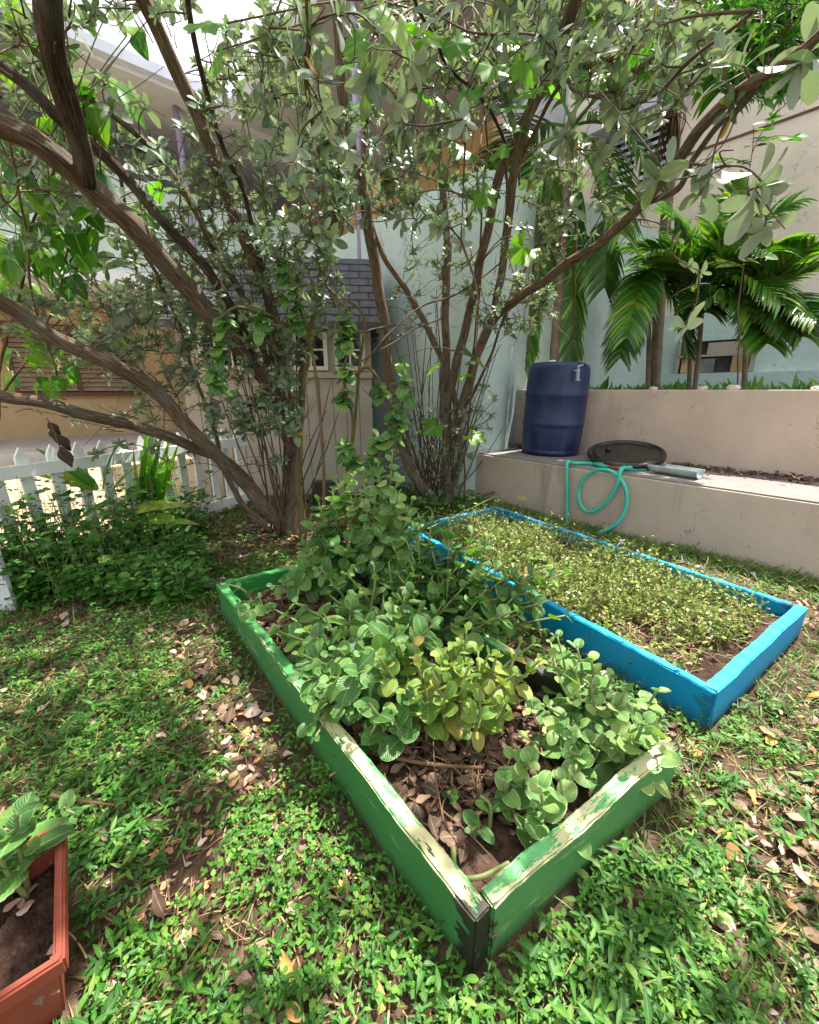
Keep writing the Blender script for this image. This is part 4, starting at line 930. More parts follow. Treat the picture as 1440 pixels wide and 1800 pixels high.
# ---- broad-leaved shrub at the far left
bs = empty('broad_leaved_shrub', G(-60, 1010), 'broad-leaved shrub with glossy heart-shaped leaves at the left edge', 'shrub')
bl = [limb(bs, [(-60, 1010, 2.6, .04), (-20, 800, 2.6, .035), (20, 560, 2.6, .03), (60, 400, 2.6, .025), (110, 260, 2.6, .02)], 'stem_brown', 8, .05, 'stem'),
      limb(bs, [(-50, 900, 2.6, .03), (0, 700, 2.7, .03), (70, 600, 2.8, .022), (120, 470, 2.8, .018), (170, 380, 2.8, .014)], 'stem_brown', 8, .05, 'stem'),
      limb(bs, [(0, 340, 2.4, .022), (70, 420, 2.6, .02), (130, 470, 2.7, .018), (210, 540, 2.9, .016)], 'bark_smooth', 8, .05, 'stem'),
      limb(bs, [(15, 240, 2.2, .02), (40, 400, 2.3, .02), (70, 560, 2.4, .02), (100, 660, 2.5, .016)], 'stem_brown', 8, .05, 'stem')]
bl = np.concatenate(bl)
pos, dr, up, sz = [], [], [], []
for (u, v, ru, rv, y0, y1, n, ls) in [(60, 430, 110, 120, 2.4, 3.1, 90, .11), (150, 390, 90, 80, 2.5, 3.0, 32, .10), (30, 300, 80, 80, 2.2, 3, 22, .11), (120, 220, 80, 90, 2.4, 3.2, 26, .13), (60, 640, 80, 60, 2.4, 2.9, 22, .09), (250, 370, 50, 50, 3.0, 3.5, 20, .11), (150, 130, 60, 60, 2.2, 2.8, 10, .15), (20, 40, 70, 60, 2.2, 3, 12, .12), (210, 40, 60, 50, 2.4, 2.8, 6, .11), (110, 640, 50, 50, 2.5, 2.9, 8, .09)]:
    for k in range(n):
        a, b = R.normal(0, .5, 2); pos.append(P(u + a * ru, v + b * rv, R.uniform(y0, y1))); sz.append(ls * R.uniform(.75, 1.2))
        dr.append((R.normal(0, .6), R.normal(-.2, .5), -.7 + R.normal(0, .3))); up.append((R.normal(0, .4), R.normal(-.5, .4), 1))
g = Geo()
for p in pos:
    j = int(np.argmin(np.linalg.norm(bl - p, axis=1))); g.add(*tube(smoothpath([bl[j], (bl[j] + p) / 2 + [0, 0, .04], p], 4), [.004, .002], 5))
g.obj('leaf_stalks', 'stem', bs, kind='stuff')
leaf_objs('leaf', 'heart', pos[::2], dr[::2], up[::2], sz[::2], 'broad', bs); leaf_objs('leaf', 'heart', pos[1::2], dr[1::2], up[1::2], sz[1::2], 'lime', bs)  # shaded and backlit leaves painted in by colour: darker broad, brighter lime

# ---- fine-leaved bush top right behind, and pinnate sapling
fb = empty('fine_leaved_bush', SN(.6, 6.9, 1.06), 'yellow-green fine-leaved tree top against the wall at the upper right', 'tree')
base = SN(.6, 6.9, 1.06); fp_ = limb(fb, [(1500, 690, 4.9, .07), (1480, 400, 4.8, .06), (1450, 180, 4.6, .05), (1390, 60, 4.4, .04), (1300, 20, 4.2, .03)], 'bark_smooth', 8, .06, 'trunk')
c = []
for (u, v, ru, rv, n) in ((1400, 40, 90, 80, 130), (1350, 130, 70, 50, 60), (1310, 20, 70, 50, 50)):
    for k in range(n): a, b = R.normal(0, .5, 2); c.append(P(u + a * ru, v + b * rv, R.uniform(3.4, 4.6)))
pos, dr, up, sz = [], [], [], []; tw = Geo()
for p in c:
    j = int(np.argmin(np.linalg.norm(fp_ - p, axis=1))); tw.add(*tube(smoothpath([fp_[j], (fp_[j] + p) / 2 + R.normal(0, .06, 3), p], 4), [.008, .003], 5))
    a_, b_, c_, d_ = rosette(p, R.normal(0, .5, 3) + [0, 0, .6], 11, .085, 15, 110); pos += a_; dr += b_; up += c_; sz += d_
tw.obj('twigs', 'twig', fb, kind='stuff'); scatter('crown', T['lance'], pos, dr, up, sz, 'weed', fb)
ps = empty('pinnate_sapling', SN(1.0, 4.75, 1.06), 'thin sapling with paired dark leaflets growing above the wall at the right', 'sapling')
pp = limb(ps, [(1295, 690, 3.5, .02), (1300, 560, 3.45, .018), (1312, 400, 3.4, .014), (1322, 300, 3.35, .01), (1325, 220, 3.3, .006)], 'twig', 6, .04, 'stem')
pos, dr, up, sz = [], [], [], []
for (u0, v0, u1, v1, n) in ((1322, 250, 1402, 240, 6), (1320, 290, 1250, 280, 6), (1318, 330, 1260, 350, 5), (1318, 330, 1375, 325, 5), (1312, 390, 1265, 380, 5), (1310, 400, 1350, 380, 4), (1312, 360, 1345, 350, 4), (1305, 470, 1260, 460, 5), (1306, 460, 1345, 450, 4), (1322, 270, 1350, 215, 4)):
    a, b = P(u0, v0, 3.38), P(u1, v1, 3.1); g_ = tube(smoothpath([a, (a + b) / 2 + [0, 0, .02], b], 4), [.003, .0015], 5); build('rachis', g_[0], g_[1], 'twig', ps)
    d = unit(b - a); s_ = unit(np.cross(d, [0, 0, 1]))
    for k in range(n):
        f = (k + 1) / n
        for sg in (-1, 1): pos.append(a + (b - a) * f); dr.append(d * .5 + sg * s_ * .8 + R.normal(0, .15, 3)); up.append(np.array([0, -.4, 1]) + R.normal(0, .2, 3)); sz.append(R.uniform(.06, .085))
leaf_objs('leaflet', 'round', pos, dr, up, sz, 'palm', ps)

# ================================================================== PALMS
def frond(name, base, d0, length, droop, mat, parent, nl=26, ll=.28, lw=.028, ang=55, hang=.5, start=.18):
    base = np.asarray(base, float); d0 = unit(d0); pts = []; p = base.copy(); d = d0.copy(); ns = 12
    for i in range(ns + 1):
        pts.append(p.copy()); p = p + d * length / ns; d = unit(d + np.array([0, 0, -droop / ns]))
    pts = np.array(pts); g = Geo(); g.add(*tube(pts, [.011 * length + .002, .003], 6), r=.4)
    tn = np.gradient(pts, axis=0)
    for k in range(nl):
        f = start + (1 - start) * (k + .5) / nl; x = f * ns; i = min(int(x), ns - 1); a = pts[i] + (pts[i + 1] - pts[i]) * (x - i); t = unit(tn[i]); s = unit(np.cross(t, [0, 0, 1]) if abs(t[2]) < .97 else np.array([1., .2, 0])); u_ = np.cross(s, t)
        L_ = ll * (.55 + .6 * math.sin(math.pi * min(1, .15 + f * .8))) * R.uniform(.9, 1.08)
        for sg in (-1, 1):
            dd = unit(t * math.cos(math.radians(ang)) + sg * s * math.sin(math.radians(ang)) + u_ * .18 + R.normal(0, .05, 3)); V = []; q = a.copy(); nn_ = 5; U = []
            for m in range(nn_ + 1):
                w_ = lw * .5 * (.5 + 1.1 * math.sin(math.pi * min(1, .2 + .62 * m / nn_))) * (1 - (m / nn_) ** 3 * .93); nrm = unit(np.cross(dd, np.cross([0, 0, 1], dd)) + 1e-6) if abs(dd[2]) < .98 else u_
                wd = unit(np.cross(dd, u_ if abs(dd.dot(u_)) < .9 else s)); nz_ = np.cross(wd, dd)
                V += [q - wd * w_ + nz_ * w_ * .35, q, q + wd * w_ + nz_ * w_ * .35]; U += [(0, m / nn_), (.5, m / nn_), (1, m / nn_)]
                q = q + dd * L_ / nn_; dd = unit(dd + np.array([0, 0, -hang / nn_]))
            F = [(m * 3 + j, m * 3 + j + 1, m * 3 + 4 + j, m * 3 + 3 + j) for m in range(nn_) for j in (0, 1)]
            g.add(V, F, np.array(U))
    return g.obj(name, mat, parent)
# (a) ringed palm behind the drum
pa0 = SN(2.25, 4.75, 1.06)
pa = empty('ringed_palm', pa0, 'palm with pinkish ringed trunk and hanging fronds directly behind the blue drum', 'palm')
def on(u, v, n):
    return sn_at(u, v, n)
tp_ = [on(970, 690, 4.42), on(976, 600, 4.42), on(984, 500, 4.42), on(992, 400, 4.42), on(1000, 300, 4.42), on(1006, 200, 4.42)]
g = Geo(); pth = smoothpath(tp_, 9); rad = np.interp(np.linspace(0, 1, len(pth)), [0, 1], [.050, .038]); rad[::4] *= 1.10
v, f, u = tube(pth, rad, 12); build('trunk', v, f, 'palm_trunk', pa)
ctr = on(1004, 230, 4.42)
for u1, v1, L_, dp, m in ((935, 330, 1.5, 2.6, 'palm'), (1045, 330, 1.5, 2.6, 'palm_dark'), (915, 300, 1.7, 2.9, 'palm'), (1060, 280, 1.4, 2.0, 'palm'), (1090, 250, 1.3, 1.6, 'palm_dark'), (960, 170, 1.3, 1.5, 'palm'), (1030, 130, 1.3, 1.3, 'palm'), (880, 220, 1.3, 1.7, 'palm_dark'), (1100, 160, 1.4, 1.5, 'palm'), (985, 330, 1.45, 3.2, 'palm_dark')):
    tgt = on(u1, v1, 4.35 + R.uniform(-.15, .2)); frond('frond', ctr + R.normal(0, .03, 3), tgt - ctr + [0, 0, .25], L_, dp, m, pa, 34, .44, .026, 50, .9)
for u1, v1, u2, v2 in ((955, 300, 925, 650), (1015, 310, 1008, 650)):
    nh = 4.22 if u1 == 955 else 4.55; a, b = on(u1, v1, nh), on(u2, v2, nh); frond('frond', a, b - a, np.linalg.norm(b - a), .12, 'palm_dark' if u1 != 960 else 'palm', pa, 34, .36, .036, 34, .5, .02)
# (b) tall grey-trunked palm
pb0 = SN(1.9, 5.9, 1.06)
pb = empty('tall_palm', pb0, 'tall grey-trunked palm beside the louvre window with hanging flower strands', 'palm')
pth = smoothpath([on(1150, 690, 5.6), on(1158, 560, 5.6), on(1170, 400, 5.6), on(1186, 230, 5.6), on(1200, 90, 5.6), on(1215, -80, 5.6)], 8)
v, f, u = tube(pth, [.062, .056, .05], 12, .03); build('trunk', v, f, 'palm_trunk', pb, uv=u)
g = Geo(); a = on(1190, 190, 5.5)
for k in range(34):
    e = on(1150 + R.uniform(-10, 45), R.uniform(270, 320), 5.45 + R.uniform(-.1, .1)); g.add(*tube(smoothpath([a, (a + e) / 2 + R.normal(0, .05, 3) + [0, 0, .08], e], 5), [.008, .004], 5))
g.obj('flower_strands', 'stem_brown', pb)
ctr = on(1212, -60, 5.6)
for u1, v1 in ((1290, 20), (1340, 40), (1120, 10), (1060, 40), (1250, 60), (1400, 0), (1180, 60)):
    tgt = on(u1, v1, 5.1); frond('frond', ctr, tgt - ctr + [0, 0, .5], 1.9, 1.5, 'palm', pb, 30, .5, .035, 50, .9)
# (c) clump of small palms on the terrace
CLUMP = [(1140, 455, 'low dark palm at the left end of the terrace, against the aqua wall corner', 4.9, ((1110, 570), (1125, 545), (1180, 560), (1100, 600), (1190, 590)), 'palm_dark', .75),
         (1213, 520, 'slender-stemmed palm left of the shelf niche on the terrace', 5.2, ((1130, 500), (1150, 470), (1200, 430), (1260, 460), (1280, 520), (1180, 520), (1230, 560), (1300, 500)), 'palm', .95),
         (1236, 500, 'leaning slender palm in front of the shelf niche with the largest fronds', 5.0, ((1200, 380), (1150, 420), (1280, 400), (1330, 440), (1360, 500), (1240, 560), (1290, 560), (1180, 480)), 'palm', 1.1),
         (1310, 540, 'bushy palm at the right of the niche with arching fronds', 5.1, ((1270, 470), (1350, 450), (1400, 440), (1430, 480), (1420, 540), (1350, 590), (1280, 600), (1330, 610), (1390, 590)), 'palm_dark', .95)]
for u0, v0, lab, n0, tg, m, L_ in CLUMP:
    b0 = on(u0 if u0 != 1236 else 1222, 684, n0); b0[2] = 1.06; t0 = on(u0, v0 + 20, n0)
    pc = empty('terrace_palm', b0, lab, 'palm', 'palms on the terrace')
    v, f, u = tube(smoothpath([b0, (b0 + t0) / 2 + [.01, 0, 0], t0], 6), [.024, .018], 10, .02); build('stem', v, f, 'palm_trunk', pc, uv=u)
    for (u1, v1) in tg:
        e = on(u1, v1, n0 + R.uniform(-.5, .1)); frond('frond', t0, e - t0 + [0, 0, .36], max(np.linalg.norm(e - t0) * 1.25, L_ * .75), 1.4, m if R.random() < .7 else ('palm' if m != 'palm' else 'palm_dark'), pc, 34, .34, .021, 42, .9)
# (d) young palms by the fence
yp = empty('young_fan_palm', G(268, 940), 'young palm with upright bright green folded blades by the white fence', 'palm')
b0 = G(268, 940); g = None
for k, (u1, v1) in enumerate(((245, 780), (258, 765), (272, 765), (285, 775), (300, 782), (312, 795), (236, 800), (265, 800), (290, 800))):
    e = P(u1, v1, 2.95 + R.uniform(-.06, .06)); d = e - b0; L_ = np.linalg.norm(d); leaf_objs('blade', 'strap', [b0 + [R.normal(0, .015), 0, .02]], [d], [[R.normal(0, .3), -1, .3]], [L_], 'lime' if k % 3 else 'palm', yp)
v, f, u = tube([b0 - [0, 0, .02], b0 + [0, 0, .1]], .018, 8); build('stem', v, f, 'stem', yp)
yq = empty('young_feather_palm', G(262, 985), 'young palm with broad dark leaflets spreading in front of the fence', 'palm')
b0 = G(262, 985); hub = P(185, 872, 2.75)
v, f, u = tube(smoothpath([b0, P(250, 930, 2.8), P(220, 895, 2.8), hub], 5), [.012, .006], 8); build('stem', v, f, 'stem', yq)
for (u0, v0, u1, v1) in ((172, 860, 55, 808), (172, 858, 72, 782), (172, 862, 60, 825), (182, 862, 192, 782), (196, 868, 232, 815), (205, 880, 120, 905), (210, 890, 160, 930), (230, 905, 300, 862), (235, 915, 330, 905), (215, 890, 238, 850)):
    a, e = P(u0, v0, 2.75), P(u1, v1, 2.6); d = e - a; leaf_objs('leaflet', 'leaflet', [a], [d], [[R.normal(0, .2), -.7, 1]], [np.linalg.norm(d)], 'palm', yq)

# ================================================================== OREGANO
def shoot(base, tip, size, bare=.35, gap=.052, rnd_up=.32):
    """stem with pairs of leaves, a rosette at the tip; returns stem geometry and leaf arrays"""
    base = np.asarray(base, float); tip = np.asarray(tip, float); d = tip - base; L_ = np.linalg.norm(d)
    mid = base + d * .5 + np.array([d[0], d[1], 0]) * -.12 + R.normal(0, .015, 3) + np.array([0, 0, .06 * L_])
    pth = smoothpath([base, mid, tip], 8); tb = tube(pth, [.006, .0035], 6)
    pos, dr, up, sz = [], [], [], []; npair = max(2, int(L_ * (1 - bare) / gap)); ph = R.uniform(0, 3.1)
    for k in range(npair + 1):
        f = 1 - (1 - bare) * k / npair; x = f * (len(pth) - 1); i = min(int(x), len(pth) - 2); a = pth[i] + (pth[i + 1] - pth[i]) * (x - i); t = unit(pth[i + 1] - pth[i])
        ref = unit(np.cross(t, [.3, 1, .1])); r2 = np.cross(t, ref); az = ph + k * math.pi / 2
        s = size * min(1.0, .40 + .26 * k) * R.uniform(.62, 1.15)
        el = math.radians(28 + min(k, 4) * 15)
        for q in (0, math.pi):
            rad = math.cos(az + q) * ref + math.sin(az + q) * r2
            dd = unit(rad * math.sin(el) + t * math.cos(el) + np.array([0, 0, -.05 * k]) + R.normal(0, .2, 3))
            pos.append(a + rad * .004); dr.append(dd); up.append(unit(np.array([0, 0, 1]) * .9 + t * .7 - rad * .2 + R.normal(0, rnd_up, 3))); sz.append(s)
    return tb, pos, dr, up, sz
def oregano(label, tips, center, size, mat, z0=.075, spread=.5, bare=.35, group=None, name='oregano_plant', dup=1):
    cz = np.array([*center[:2], z0]); o = empty(name, cz, label, 'plant', group); g = Geo(); A = [[], [], [], []]
    tips = list(tips) + [(u + R.normal(0, 24), v + abs(R.normal(0, 22)), None if z is None else z * R.uniform(.7, .95), *r_) for (u, v, z, *r_) in tips for _ in range(dup - 1)]
    for (u, v, z, *rest) in tips:
        tip = P(u, v, rest[0]) if z is None else G(u, v, z)
        b = cz + np.array([(tip[0] - cz[0]) * spread, (tip[1] - cz[1]) * spread, 0]) + np.append(R.normal(0, .015, 2), 0)
        tb, *arr = shoot(b, tip, size * R.uniform(.88, 1.12), bare); build('stem', tb[0], tb[1], 'stem', o)
        for q, w_ in zip(A, arr): q += w_
    leaf_objs('leaf', 'mint', *A, mat, o)
    return o
OG = 'oregano plants in the green bed'
def ctr(*uvz): return np.mean([G(u, v, z) for u, v, z in uvz], axis=0)
oregano('oregano clump at the back left of the green bed before the tree trunks', [(585, 868, None, 2.00), (560, 880, None, 1.95), (545, 915, None, 1.90), (600, 900, None, 2.05), (620, 930, None, 1.95), (575, 950, None, 1.85), (540, 975, None, 1.80), (610, 965, None, 1.85), (640, 985, None, 1.80), (520, 1000, None, 1.75), (560, 1005, None, 1.75), (590, 1020, None, 1.75), (500, 1020, None, 1.70), (640, 900, None, 2.05), (530, 945, None, 1.85), (650, 945, None, 1.90), (480, 1030, None, 1.65), (565, 925, None, 1.95), (615, 1000, None, 1.75)], G(590, 1035, .08), .088, 'mint', spread=.30, bare=.22, group=OG)
oregano('tallest oregano shoots, pale-leaved, at the back of the green bed', [(690, 795, None, 2.05), (665, 815, None, 2.00), (640, 850, None, 2.00), (610, 850, None, 2.05), (700, 840, None, 1.95), (660, 870, None, 1.95), (725, 880, None, 1.90), (690, 900, None, 1.90), (640, 880, None, 1.95), (715, 920, None, 1.85), (670, 935, None, 1.85), (620, 835, None, 2.10), (745, 905, None, 1.85), (590, 845, None, 2.10), (700, 870, None, 1.90)], G(665, 1030, .08), .080, 'mint_pale', spread=.30, bare=.22, group=OG)
oregano('oregano clump spilling towards the back corner of the blue bed', [(760, 900, None, 1.85), (795, 945, None, 1.75), (830, 935, None, 1.75), (735, 950, None, 1.75), (775, 975, None, 1.70), (820, 985, None, 1.65), (860, 1000, None, 1.60), (900, 1010, None, 1.55), (960, 1000, None, 1.55), (930, 1040, None, 1.50), (880, 1050, None, 1.50), (840, 1040, None, 1.55), (800, 1020, None, 1.60), (760, 1010, None, 1.65), (720, 985, None, 1.70), (700, 1010, None, 1.65), (790, 910, None, 1.80), (850, 960, None, 1.70), (690, 960, None, 1.75), (910, 1080, None, 1.45), (970, 1055, None, 1.45), (865, 1090, None, 1.45)], G(780, 1110, .08), .082, 'mint', spread=.40, bare=.22, group=OG, dup=2)
oregano('dark green oregano clump filling the middle of the green bed', [(660, 1020, .40), (720, 1040, .40), (570, 1080, .36), (520, 1060, .30), (640, 1090, .40), (700, 1105, .40), (530, 1150, .32), (595, 1140, .36), (580, 1190, .33), (555, 1235, .28), (640, 1180, .36), (760, 1100, .38), (490, 1110, .28), (605, 1240, .26), (680, 1150, .38), (540, 1110, .32), (620, 1050, .38), (690, 1060, .4), (560, 1175, .3), (640, 1140, .38), (740, 1070, .38), (545, 1275, .2)], G(650, 1180, .08), .088, 'mint', spread=.45, bare=.25, group=OG, dup=2)
oregano('yellowing oregano shoots in the middle of the green bed', [(668, 1155, .40), (725, 1115, .40), (820, 1108, .40), (860, 1150, .36), (905, 1185, .32), (775, 1150, .38), (790, 1200, .34), (845, 1210, .32), (880, 1130, .36), (760, 1180, .36), (915, 1130, .34), (825, 1170, .35), (890, 1235, .28), (735, 1170, .36), (800, 1135, .38), (950, 1160, .3)], G(800, 1280, .08), .066, 'mint_yellow', spread=.55, bare=.3, group=OG, dup=2)
oregano('leafy oregano clump between the tall back shoots and the yellowing ones', [(565, 1000, None, 1.78), (579, 1046, None, 1.67), (591, 1065, None, 1.56), (614, 1013, None, 1.75), (622, 1039, None, 1.64), (628, 1067, None, 1.53), (658, 994, None, 1.73), (643, 1047, None, 1.62), (665, 1079, None, 1.51), (684, 990, None, 1.70), (700, 1039, None, 1.59), (692, 1077, None, 1.48), (727, 1001, None, 1.68), (729, 1048, None, 1.57), (739, 1068, None, 1.46), (760, 1012, None, 1.65), (770, 1032, None, 1.54), (776, 1064, None, 1.43), (804, 997, None, 1.63), (813, 1034, None, 1.52), (827, 1084, None, 1.40), (846, 997, None, 1.60), (855, 1036, None, 1.49), (888, 1088, None, 1.38), (891, 985, None, 1.58), (903, 1050, None, 1.47), (907, 1073, None, 1.35)], G(700, 1120, .08), .080, 'mint', spread=.55, bare=.25, group=OG)
oregano('large-leaved dark oregano shoots above the leaf litter near the left board', [(648, 1235, .30), (690, 1262, .24), (660, 1275, .2), (720, 1230, .28)], G(700, 1310, .08), .095, 'mint', spread=.5, bare=.4, group=OG)
oregano('oregano sprigs hanging over the left green board', [(430, 1082, .24), (405, 1028, .22), (455, 1050, .2), (420, 1060, .2)], G(470, 1075, .08), .07, 'mint', spread=.3, bare=.4, group=OG)
oregano('pale-edged oregano clump leaning over the right end of the green bed', [(980, 1120, .30), (1015, 1140, .30), (1040, 1205, .28), (1100, 1210, .30), (1155, 1215, .29), (1132, 1268, .30), (1085, 1250, .26), (1005, 1235, .24), (1062, 1290, .24), (975, 1285, .2), (1155, 1295, .25), (1040, 1160, .28), (1075, 1190, .27), (985, 1200, .26), (1110, 1300, .24), (1020, 1280, .22), (1055, 1240, .25), (960, 1240, .24), (1140, 1240, .27), (1000, 1320, .2)], G(1040, 1300, .08), .082, 'mint_pale', spread=.55, bare=.25, group=OG, dup=2)
oregano('small light oregano plant on the litter near the front corner of the green bed', [(930, 1340, .27), (950, 1385, .24), (905, 1330, .24), (940, 1425, .16), (885, 1370, .2), (985, 1370, .2)], G(935, 1440, .08), .078, 'mint_pale', spread=.4, bare=.35, group=OG)
oregano('tiny oregano seedling at the front corner of the green bed', [(830, 1460, .13), (800, 1395, .12), (845, 1400, .13)], G(830, 1470, .08), .048, 'mint', spread=.6, bare=.4, group=OG)
oregano('oregano growing on the ground left of the green bed', [(330, 985, .14), (345, 1015, .12), (310, 1000, .16), (290, 975, .16), (320, 1030, .08), (365, 1000, .15), (270, 1010, .12), (350, 985, .18)], G(330, 1040, 0), .085, 'mint', z0=.0, spread=.5, bare=.3)
oregano('pale oregano seedlings in the sunny far corner of the blue bed', [(885, 935, .17), (925, 955, .17), (960, 965, .17), (950, 980, .16), (870, 945, .15), (1000, 985, .15), (905, 945, .15)], G(930, 985, .07), .07, 'mint_pale', z0=.07, spread=.85, bare=.3)
oregano('oregano sprig with big soft leaves in the terracotta planter', [(28, 1432, .30), (-10, 1460, .28), (45, 1470, .22)], G(20, 1560, .09), .092, 'mint', z0=.09, spread=.5, bare=.35)
oregano('oregano seedlings on the ground behind the terracotta planter', [(130, 1430, .05), (112, 1420, .06)], G(120, 1435, 0), .045, 'mint', z0=0, spread=.5, bare=.4)
# climbing stems with leaf bunches among the trunks
cl = empty('climbing_oregano', G(600, 985, .1), 'tall leggy oregano with drooping leaf bunches climbing before the shed', 'plant')
A = [[], [], [], []]; g = Geo()
CS = [([(595, 990, 2.35), (606, 880, 2.5), (620, 780, 2.6), (632, 650, 2.6), (640, 560, 2.55), (612, 530, 2.5), (608, 545, 2.45)], [(608, 555), (606, 590)]),
      ([(606, 880, 2.5), (620, 770, 2.6), (618, 720, 2.55), (606, 690, 2.5), (606, 645, 2.5), (610, 625, 2.5)], [(606, 640), (604, 685)]),
      ([(625, 660, 2.6), (645, 645, 2.6), (665, 665, 2.6), (668, 680, 2.6)], [(668, 675)]),
      ([(600, 985, 2.3), (640, 860, 2.3), (680, 770, 2.3), (715, 690, 2.3), (712, 665, 2.3)], [(712, 665), (700, 715), (690, 745), (665, 765), (655, 800)]),
      ([(560, 985, 2.4), (570, 860, 2.5), (560, 700, 2.5), (545, 600, 2.5), (520, 520, 2.4), (505, 460, 2.3)], [(500, 455), (515, 500), (520, 545)]),
      ([(605, 880, 2.4), (612, 800, 2.4), (610, 770, 2.35)], [(608, 775), (620, 800)]),
      ([(545, 600, 2.5), (480, 560, 2.4), (420, 540, 2.3), (385, 560, 2.3)], [(392, 550), (380, 600), (375, 650), (455, 545)])]
for pts, bunch in CS:
    pth = smoothpath([P(*q) for q in pts], 6); v, f, u = tube(pth, [.012, .006], 7); build('stem', v, f, 'bark_smooth', cl, uv=u)
    for (u, v) in bunch:
        q = P(u, v, np.mean([p_[2] for p_ in pts[-3:]]))
        for lay in range(3):
            a_, b_, c_, d_ = rosette(q + [0, 0, -.03 * lay], [R.normal(0, .2), -.3, .8], 5, .085, 45, 125)
            for k_, w_ in zip(A, (a_, b_, c_, d_)): k_ += w_
leaf_objs('leaf', 'mint', *A, 'mint', cl)

# ================================================================== GROUND COVER
def in_quad(x, y, q, grow=0.0):
    q = np.array(q); m = q.mean(0); q = m + (q - m) * (1 + grow); ok = np.ones(len(x), bool)
    for i in range(4):
        a, b = q[i], q[(i + 1) % 4]; ok &= ((b[0] - a[0]) * (y - a[1]) - (b[1] - a[1]) * (x - a[0])) > 0
    return ok
QG, QB = [gA, gB, gC, gD], [bA, bB, bC, bD]
QP = [p[:2] for p in pq(0, ln, 0, W, 0)]
def vnoise(x, y, sc, seed):
    rr = np.random.default_rng(seed); g_ = rr.random((64, 64)); X = x * sc + 20; Y = y * sc + 20; i, j = np.floor(X).astype(int), np.floor(Y).astype(int); fx, fy = X - i, Y - j; fx, fy = fx * fx * (3 - 2 * fx), fy * fy * (3 - 2 * fy); i %= 63; j %= 63
    return (g_[i, j] * (1 - fx) + g_[i + 1, j] * fx) * (1 - fy) + (g_[i, j + 1] * (1 - fx) + g_[i + 1, j + 1] * fx) * fy
def field(n, x0=-3.0, x1=2.9, y0=.3, y1=4.3, mg=.02):
    """points on open lawn, thinning with distance"""
    x = R.uniform(x0, x1, n * 5); r = R.random(n * 5); y = y0 + (y1 - y0) * r ** 1.5
    side = x * NV[0] + y * NV[1]
    ok = ~in_quad(x, y, QG, mg) & ~in_quad(x, y, QB, mg) & ~in_quad(x, y, QP) & (side < 3.22) & (np.abs(x) < .25 + 1.1 * y + .35)
    lf = (x * -.888 + y * .459) ; ok &= lf < 3.30
    x, y = x[ok][:n], y[ok][:n]; return x, y
def litter_zone(x, y):                                  # bare strip left of the green bed and round the trunks
    a = np.array([-.16, .78]); d = np.array([*uy]); px = x - gA[0]; py = y - gA[1]; across = -(px * -d[1] + py * d[0]) * -1
    along = px * d[0] + py * d[1]
    strip = np.exp(-((across - .17) / .13) ** 2) * (along > .65) * (along < 1.8) * .85
    tr = np.exp(-(((x + .8) / .9) ** 2 + ((y - 3.1) / .45) ** 2)) + .9 * np.exp(-(((x - 2.1) / .25) ** 2 + ((y - 1.35) / .3) ** 2)) + .8 * np.exp(-(((x - .95) / .22) ** 2 + ((y - .75) / .14) ** 2)) + .9 * np.exp(-(((x + .36) / .13) ** 2 + ((y - .56) / .1) ** 2))
    return np.clip(strip + tr, 0, 1)
# creeping broad-bladed weeds (left lawn) -- sprigs of narrow leaves
x, y = field(15000); dens = vnoise(x, y, 2.2, 3) * .7 + vnoise(x, y, 6, 4) * .5; lz = litter_zone(x, y)
keep = (dens > .42 + .16 * (x > .6) + .09 * (y < 1.0) - .20 * (x < -.6) + .05) & (R.random(len(x)) > lz * .9) & (R.random(len(x)) < np.where(x > .75, .45, 1.0)); x, y = x[keep], y[keep]
pos, dr, up, sz = [], [], [], []; zz_ = gz(x, y); vn_ = .55 + .6 * vnoise(x, y, 2.6, 77)
for a, b, z, vq in zip(x, y, zz_, vn_):
    h = R.uniform(.01, .055); az = R.uniform(0, 6.28); ln_ = R.choice([.017, .024, .034]) * R.uniform(.8, 1.25) * vq
    for k in range(int(R.integers(3, 5))):
        t = az + k * 2.2 + R.normal(0, .3); e = R.uniform(-.05, .75)
        pos.append((a, b, z + h * (.5 + .25 * k))); dr.append((math.cos(t), math.sin(t), e)); up.append((R.normal(0, .25), R.normal(0, .25), 1)); sz.append(ln_ * R.uniform(.7, 1.2))
lc_ = tag(scatter('creeping_weeds', T['lance'], pos, dr, up, sz, 'weed'), 'creeping green weeds with narrow pointed leaves carpeting the lawn', 'weeds')
# clover-like round leaves
x, y = field(22000, y1=3.2); dens = vnoise(x, y, 3, 9) * .6 + vnoise(x, y, 9, 10) * .5; lz = litter_zone(x, y)
keep = (dens > .50 + .10 * (x > .7) + .12 * (y > 1.6)) & (R.random(len(x)) > lz) & ((x > -1.1) | (R.random(len(x)) < .3)); x, y = x[keep], y[keep]; n = len(x)
pos = np.repeat(np.stack([x, y, gz(x, y) + R.uniform(.008, .035, n)], 1), 2, 0); az = np.repeat(R.uniform(0, 6.28, n), 2) + np.tile([0, math.pi], n) + R.normal(0, .2, 2 * n)
dr = np.stack([np.cos(az), np.sin(az), R.uniform(-.1, .5, 2 * n)], 1); up = np.stack([R.normal(0, .3, 2 * n), R.normal(0, .3, 2 * n), np.ones(2 * n)], 1)
tag(scatter('clover_patch', T['round'], pos, dr, up, R.uniform(.007, .016, 2 * n), 'clover'), 'small round clover-like leaves scattered between the weeds on the lawn', 'clover')
